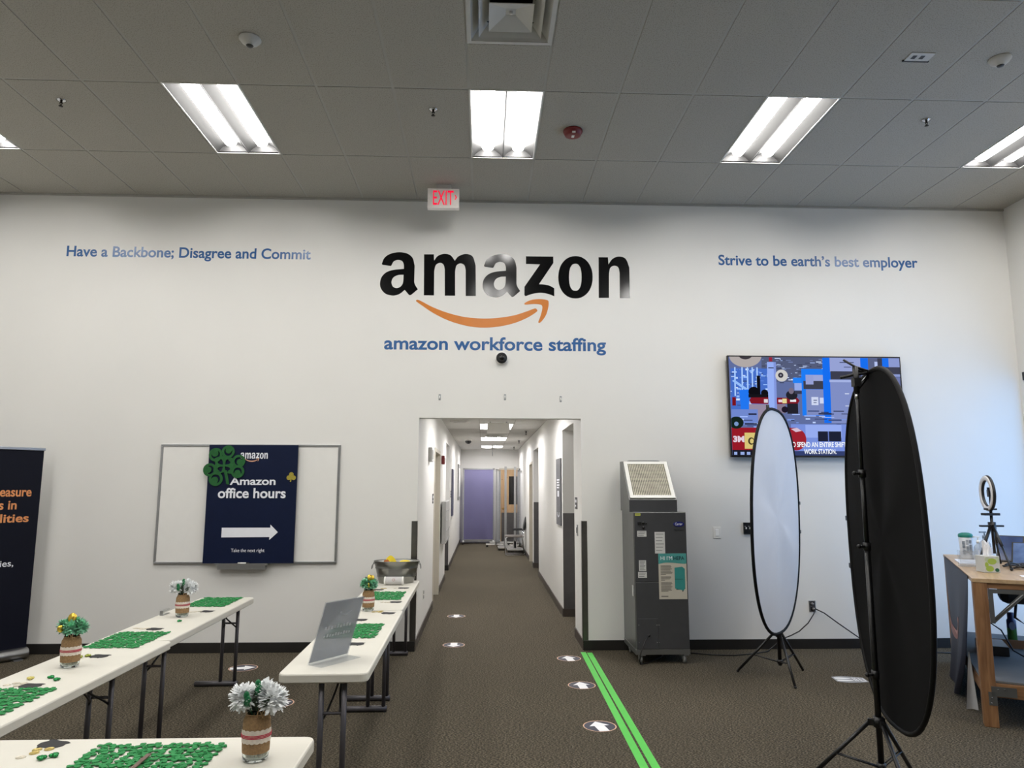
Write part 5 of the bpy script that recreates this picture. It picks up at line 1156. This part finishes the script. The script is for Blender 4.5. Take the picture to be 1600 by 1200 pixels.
b = B(); b.box(-.055, -.045, 0, .055, .045, .15, bev=.012); b.go('body', M('jug_green', (130, 150, 84), .4), t); b = B(); b.cyl((0, 0, .15), (0, 0, .185), .02, 12); b.go('cap', M('cap_white', (222, 222, 218), .4), t)
b = B(); b.box(-.045, -.047, .02, .045, -.0448, .1); b.go('label', M('label_orange', (190, 110, 60), .5), t)
t = thing('cardboard_tray', 'flat cardboard tray at the back of the lower shelf', 'tray', D(.45, 1.40, SZ), DA)
b = B(); b.box(-.26, -.06, 0, .3, -.055, .07); b.box(-.26, .055, 0, .3, .06, .03); b.box(-.26, -.06, 0, .3, .06, .004); b.go('carton', M('cardboard', (142, 106, 76), .8), t)
t = thing('messenger_bag', 'black bag hanging under the bench top at the right edge', 'bag', D(.52, 1.25, .70), DA)
b = B(); b.box(-.2, -.12, .0, .22, .12, .22, bev=.05); b.go('body', M('black_nylon', (20, 21, 24), .7, bump=.3, bscale=40), t)
b = B(); b.tube([(-.1, -.12, .02), (-.12, -.14, -.1), (-.04, -.15, -.16), (.02, -.13, .0)], .012, 6); b.go('strap', m_black, t); b = B(); b.tube([(-.2, 0, .2), (-.22, 0, .25), (-.22, 0, .29)], .01, 6); b.go('strap', m_black, t)

# ------------------------------------------------------------------ cords along the wall and floor
b = B(); b.tube([(3.612, -.035, .40), (3.59, -.06, .36), (3.52, -.07, .27), (3.42, -.075, .19), (3.33, -.08, .15), (3.22, -.09, .115), (3.14, -.11, .06), (3.05, -.15, .010), (2.85, -.24, .006), (2.65, -.3, .006), (2.45, -.27, .006), (2.2, -.16, .006)], .006, 8)
tag(b.go('floor_cable', m_black), 'black cord drooping left from the wall outlet behind the white backdrop tripod', 'cord')
b = B(); b.tube([(3.617, -.035, .41), (3.7, -.06, .37), (3.85, -.07, .26), (4.05, -.08, .12), (4.2, -.1, .02), (4.35, -.14, .006), (4.7, -.22, .006), (5.2, -.35, .006)], .006, 8)
tag(b.go('floor_cable', m_black), 'black cord running straight down right from the wall outlet', 'cord')

# ------------------------------------------------------------------ floor tape and stickers
m_tape = M('green_tape', (92, 200, 84), .5, var=.03)
for i, (x0, x1, ya, lab) in enumerate(((1.167, 1.120, -.09, 'left strip of the two long green floor tapes'), (1.228, 1.190, -.115, 'right strip of the two long green floor tapes'))):
    b = B(); xa, xb = x0, x0+(x1-x0)*(5.2/3.03); hw_ = .026 if i == 0 else .026
    b.prism([(xb-hw_, -5.3), (xb+hw_, -5.3), (xa+hw_, ya), (xa-hw_, ya)], .0008, .0018)
    tag(b.go('floor_tape', m_tape), lab, 'tape', 'green floor tapes')
m_disc = M('decal_slate', (60, 60, 74), .6, var=.04); m_dring = M('decal_orange', (216, 176, 148), .6); m_dwhite = M('decal_white', (240, 240, 242), .6)
def decal(label, x, y, a, r=.118):
    t = thing('floor_decal', label, 'floor sticker', (x, y, .001), a, 'round arrow floor stickers')
    b = B(); b.prism(ell(0, 0, r, r, 36), 0, .001); b.go('disc', m_disc, t)
    b = B(); ri = r*.93
    A = ell(0, 0, r*1.0, r*1.0, 36); C = ell(0, 0, ri, ri, 36)
    va = [b.bm.verts.new((p[0], p[1], .0013)) for p in A]; vc = [b.bm.verts.new((p[0], p[1], .0013)) for p in C]
    for k in range(36): b.bm.faces.new((va[k], va[(k+1) % 36], vc[(k+1) % 36], vc[k]))
    b.go('border', m_dring, t)
    b = B(); s_ = r/.118; b.prism([(-.036*s_, -.105*s_), (.036*s_, -.105*s_), (.036*s_, .01*s_), (.072*s_, .01*s_), (0, .1*s_), (-.072*s_, .01*s_), (-.036*s_, .01*s_)], .001, .0016); b.go('arrow', m_dwhite, t)
decal('round floor sticker pointing to the camera, furthest inside the corridor', -.20, 1.986, PI); decal('round floor sticker pointing to the camera, at the corridor mouth', -.163, .284, PI)
decal('round floor sticker pointing away, furthest of the three beside the green tape', .991, -.352, .12); decal('round floor sticker pointing away, middle of the three beside the green tape', .987, -1.31, .08); decal('round floor sticker pointing away, nearest of the three beside the green tape', .972, -2.359, .18)
decal('round floor sticker pointing right, beyond the left table row leg', -2.072, -.63, -PI/2+.25, .13); decal('round floor sticker pointing right, behind the white flowers of the nearest jar', -1.45, -1.74, -PI/2+.4, .13)
t = thing('floor_decal', 'grey barrel-shaped floor sticker with white stripes between the two backdrops', 'floor sticker', (3.363, -1.204, .001), -.12)
b = B(); b.prism(smooth_loop([(-.135, -.075, 1), (-.06, -.105), (.02, -.1), (.135, -.07, 1), (.135, .07, 1), (.02, .1), (-.06, .105), (-.135, .075, 1)], 5), 0, .001); b.go('base', M('decal_grey', (150, 152, 156), .5), t)
b = B()
for y in (-.035, .035): b.prism(smooth_loop([(-.12, y-.022, 1), (-.05, y-.024), (.01, y-.01), (.01, y+.01), (-.05, y+.024), (-.12, y+.022, 1)], 4), .001, .0016)
for x in (.03, .05):
    for y in (-.05, -.01, .03): b.box(x, y, .001, x+.012, y+.028, .0016)
b.box(.08, -.05, .001, .125, .05, .0014); b.go('stripes', m_dwhite, t)
b = B()
for k in range(3): b.box(.088, -.035+.03*k, .0014, .118, -.02+.03*k, .0018)
b.go('print', m_disc, t)

# ------------------------------------------------------------------ corridor furnishings
t = thing('notification_device', 'white alarm sounder on the left corridor wall near the opening', 'sounder', (HL, 1.6, 2.07), PI/2)
b = B(); b.box(-.13, -.05, -.09, .13, 0, .09, bev=.008); b.go('housing', M('sounder_grey', (206, 205, 202), .4), t)
b = B(); b.box(-.1, -.058, -.06, -.02, -.05, .06, bev=.003); b.box(.03, -.056, -.05, .1, -.05, .05); b.go('grille', m_vent, t)
t = thing('fire_alarm', 'red fire alarm strobe on the left corridor wall past the door', 'alarm', (HL, 4.4, 2.1), PI/2)
b = B(); b.box(-.1, -.05, -.07, .1, 0, .07, bev=.008); b.go('housing', m_red, t); b = B(); b.box(-.05, -.065, -.03, .05, -.05, .03); b.go('strobe', m_white, t)
def room_sign(label, x, y, z, rz, w_=.17, h_=.13):
    t = thing('room_sign', label, 'sign', (x, y, z), rz)
    b = B(); b.box(-w_/2, -.006, -h_/2, w_/2, 0, h_/2); b.go('plate', M('sign_charcoal', (46, 46, 50), .5), t)
    b = B(); b.box(-w_*.3, -.007, h_*.05, w_*.3, -.006, h_*.3); b.box(-w_*.3, -.007, -h_*.3, w_*.1, -.006, -h_*.15); b.go('print', m_print_white, t)
room_sign('small dark room sign before the left corridor door', HL, 2.4, 1.5, PI/2); room_sign('small dark room sign on the right corridor wall by the opening', HR, .50, 1.485, -PI/2); room_sign('small dark room sign deep in the left corridor alcove', HL, 7.85, 1.5, PI/2, .2, .14)
t = thing('wall_switch', 'switch plate on the right corridor wall by the opening', 'switch', (HR, .42, 1.19), -PI/2)
b = B(); b.box(-.04, -.008, -.06, .04, 0, .06, bev=.002); b.go('cover_plate', m_alu, t); b = B(); b.box(-.015, -.014, -.03, .015, -.008, .03); b.go('rocker', M('sign_charcoal', (46, 46, 50), .5), t)
t = thing('wall_sign', 'tall grey wall sign with white print and smile on the right corridor wall', 'sign', (HR, 2.30, 1.15), -PI/2)
b = B(); b.box(-.28, -.02, 0, .28, 0, .9); b.go('panel', M('sign_grey', (84, 84, 88), .45), t)
b = B()
for k in range(4): b.box(-.16, -.022, .6-.035*k, .16-.05*(k % 2), -.02, .618-.035*k)
b.box(-.1, -.022, .38, .1, -.02, .46); b.go('print', m_print_white, t)
me = flat(fit(SMILE, (-.14, .1, .14, .17)), .002)
link('smile_arrow', me, m_print_white, t).location.y = -.02
t = thing('display_panel', 'narrow dark blue poster panel far along the left corridor wall', 'poster', (HL, 8.4, 1.03), PI/2)
b = B(); b.box(-.3, -.03, 0, .3, 0, 1.0); b.go('panel', M('poster_slate', (70, 72, 96), .45), t); b = B(); b.box(-.31, -.034, -.01, .31, -.0, .0); b.box(-.31, -.034, 1.0, .31, 0, 1.01); b.go('frame', m_alu, t)
t = thing('literature_rack', 'pale grey wall rack between the door and the alcove on the left corridor wall', 'rack', (HL+.021, 4.85, .74), PI/2)
b = B(); b.box(-.6, -.07, 0, .6, 0, .68, bev=.01); b.go('body', M('rack_grey', (168, 168, 166), .5), t)
b = B()
for k in range(4): b.box(-.56, -.078, .04+.16*k, .56, -.07, .05+.16*k)
b.go('ledge', m_alu, t)
t = thing('notice_frame', 'grey notice frame at the far end of the left corridor wall', 'notice', (HL, 12.4, 1.3), PI/2)
b = B(); b.box(-.6, -.03, 0, .6, 0, .95); b.go('frame', M('notice_grey', (140, 140, 140), .5), t); b = B(); b.box(-.5, -.034, .08, .5, -.03, .85); b.go('sheet', m_wmetal, t)
t = thing('corridor_camera', 'black dome camera on the corridor ceiling', 'camera', (-.23, 9.4, HC))
b = B(); b.lathe([(0, 0), (.09, 0), (.09, -.03), (0, -.03)], 20); b.go('mount', m_white, t); b = B(); b.lathe([(.075, -.03), (.07, -.07), (.04, -.1), (0, -.11)], 18); b.go('bubble', m_black, t)
t = thing('round_diffuser', 'round flush air vent on the corridor ceiling at the left', 'air vent', (-.27, 4.46, HC))
b = B(); b.lathe([(.17, 0), (.17, -.012), (.13, -.02), (0, -.02)], 24); b.lathe([(.11, -.02), (.1, -.032), (0, -.034)], 24); b.go('cone', m_vent, t)
t = thing('round_diffuser', 'round air vent in the middle of the corridor ceiling between the lights', 'air vent', (.37, 7.5, HC))
b = B(); b.lathe([(.26, 0), (.26, -.015), (.2, -.05), (.19, -.05), (.22, -.01)], 28); b.lathe([(.14, -.02), (.11, -.07), (0, -.075)], 24); b.go('cone', m_vent, t)
for i, y in enumerate((6.63, 9.55, 12.44)): sprinkler(('nearest', 'middle', 'furthest')[i]+' sprinkler head on the right of the corridor ceiling', .98, y, HC, 1.4)
t = thing('air_deflector', 'white panel hanging below the nearest corridor ceiling light', 'panel', (.385, 4.6, HC))
b = B(); b.box(-.19, -.01, -.2, .19, .01, -.02, bev=.003); b.go('panel', m_white, t); b = B(); b.box(-.15, -.004, -.03, -.13, .004, 0); b.box(.13, -.004, -.03, .15, .004, 0); b.go('hanger', m_alu, t)
b = B(); b.cyl((0, 0, 0), (0, 0, -.3), .012, 8); b.lathe([(0, 0), (.04, 0), (.03, -.02), (0, -.02)], 12); tag(b.go('ceiling_rod', m_alu, None, (.37, 11.6, HC)), 'thin grey rod hanging under the furthest corridor light', 'rod')
# mobile screens and chair
def screen(label, x0, x1, y, z0, z1, fill, rz=0, loc=None):
    t = thing('mobile_screen', label, 'mobile screen', (0, 0, 0) if loc is None else loc, rz, 'mobile clear partition screens')
    b = B()
    for x in (x0, x1-.04): b.box(x, y-.02, z0, x+.04, y+.02, z1)
    b.box(x0, y-.02, z1-.04, x1, y+.02, z1); b.box(x0, y-.025, z0, x1, y+.025, z0+.06); b.go('frame', m_alu, t)
    b = B(); b.grid(lambda u, v: (x0+.04+(x1-x0-.08)*u, y+.012*math.sin(u*14+v*3)*(1-v), z0+.06+(z1-z0-.1)*v), 30, 6); b.go('sheet', fill, t)
    for x in (x0+.03, x1-.03):
        b = B(); b.box(x-.02, y-.28, z0-.005, x+.02, y+.28, z0+.03)
        b.go('foot', m_wmetal, t)
        for yy in (y-.25, y+.25):
            b = B(); b.lathe([(0, -.012), (.03, -.012), (.03, .012), (0, .012)], 14, mat=Matrix.Translation((x, yy, .031)) @ Ry); b.cyl((x, yy, .03), (x, yy, z0+.01), .01, 8); b.go('caster', m_black, t)
    return t
m_purple = clear('purple_film', (168, 166, 204), .75, .25, (110, 107, 144)); m_cfilm = clear('clear_film', (232, 234, 238), .12, .1)
screen('mobile screen filled with purple film at the end of the corridor', -.47, .46, 13.7, .07, 2.19, m_purple)
def tpost(label, x, y, h):
    t = thing('stand_post', label, 'stand', (x, y, 0), 0, 'grey posts on rolling bases before the wooden door')
    b = B(); b.box(-.03, -.03, .1, .03, .03, h, bev=.003); b.go('post', m_alu, t)
    b = B(); b.prism([(-.19, .07), (.19, .07), (.19, .1), (.06, .13), (.03, .28), (-.03, .28), (-.06, .13), (-.19, .1)], -.03, .03, Matrix(((1, 0, 0, 0), (0, 0, -1, 0), (0, 1, 0, 0), (0, 0, 0, 1)))); b.box(-.2, -.25, .06, .2, .25, .085); b.go('base', M('base_grey', (160, 158, 156), .5), t)
    for x_ in (-.17, .17):
        for y_ in (-.22, .22): b = B(); b.lathe([(0, -.01), (.03, -.01), (.03, .01), (0, .01)], 12, mat=Matrix.Translation((x_, y_, .031)) @ Ry); b.go('caster', m_black, t)
tpost('left rolling post stand before the wooden door', .728, 11.75, 2.19); tpost('right rolling post stand before the wooden door, behind the chair', .955, 11.1, 2.165)
screen('mobile clear screen standing edge-on at the right corridor wall', -.5, .5, 0, .07, 2.15, m_cfilm, PI/2, (1.13, 12.7, 0))
screen('mobile clear screen standing edge-on between the purple screen and the door', -.4, .4, 0, .07, 2.14, m_cfilm, PI/2-.15, (.55, 12.9, 0))
t = thing('sled_chair', 'grey sled-base chair with black oval backrest at the corridor end', 'chair', (.93, 10.35, 0), 0)
b = B()
for y in (-.22, .22): b.tube([(-.2, y, .44), (-.235, y, .42), (-.25, y, .03), (-.22, y, .012), (.2, y, .012), (.23, y, .03), (.17, y, .42), (.2, y, .6)], .012, 8)
b.tube([(.23, -.22, .03), (.23, .22, .03)], .012, 8); b.go('sled_frame', m_chrome, t)
b = B(); b.box(-.26, -.23, .43, .2, .23, .47, bev=.015); b.go('seat', M('seat_grey', (104, 98, 94), .8), t)
b = B(); b.ball((.225, 0, .72), .2, 16, 10, sc=(.16, 1.05, 1.05), mat=Matrix.Rotation(.14, 4, 'Y')); b.box(.18, -.03, .44, .2, .03, .62); b.go('backrest', m_black, t)
b = B()
for y in (-.22, .22): b.box(-.08, y-.02, .60, .18, y+.02, .625, bev=.006)
b.go('armrest', m_black, t)
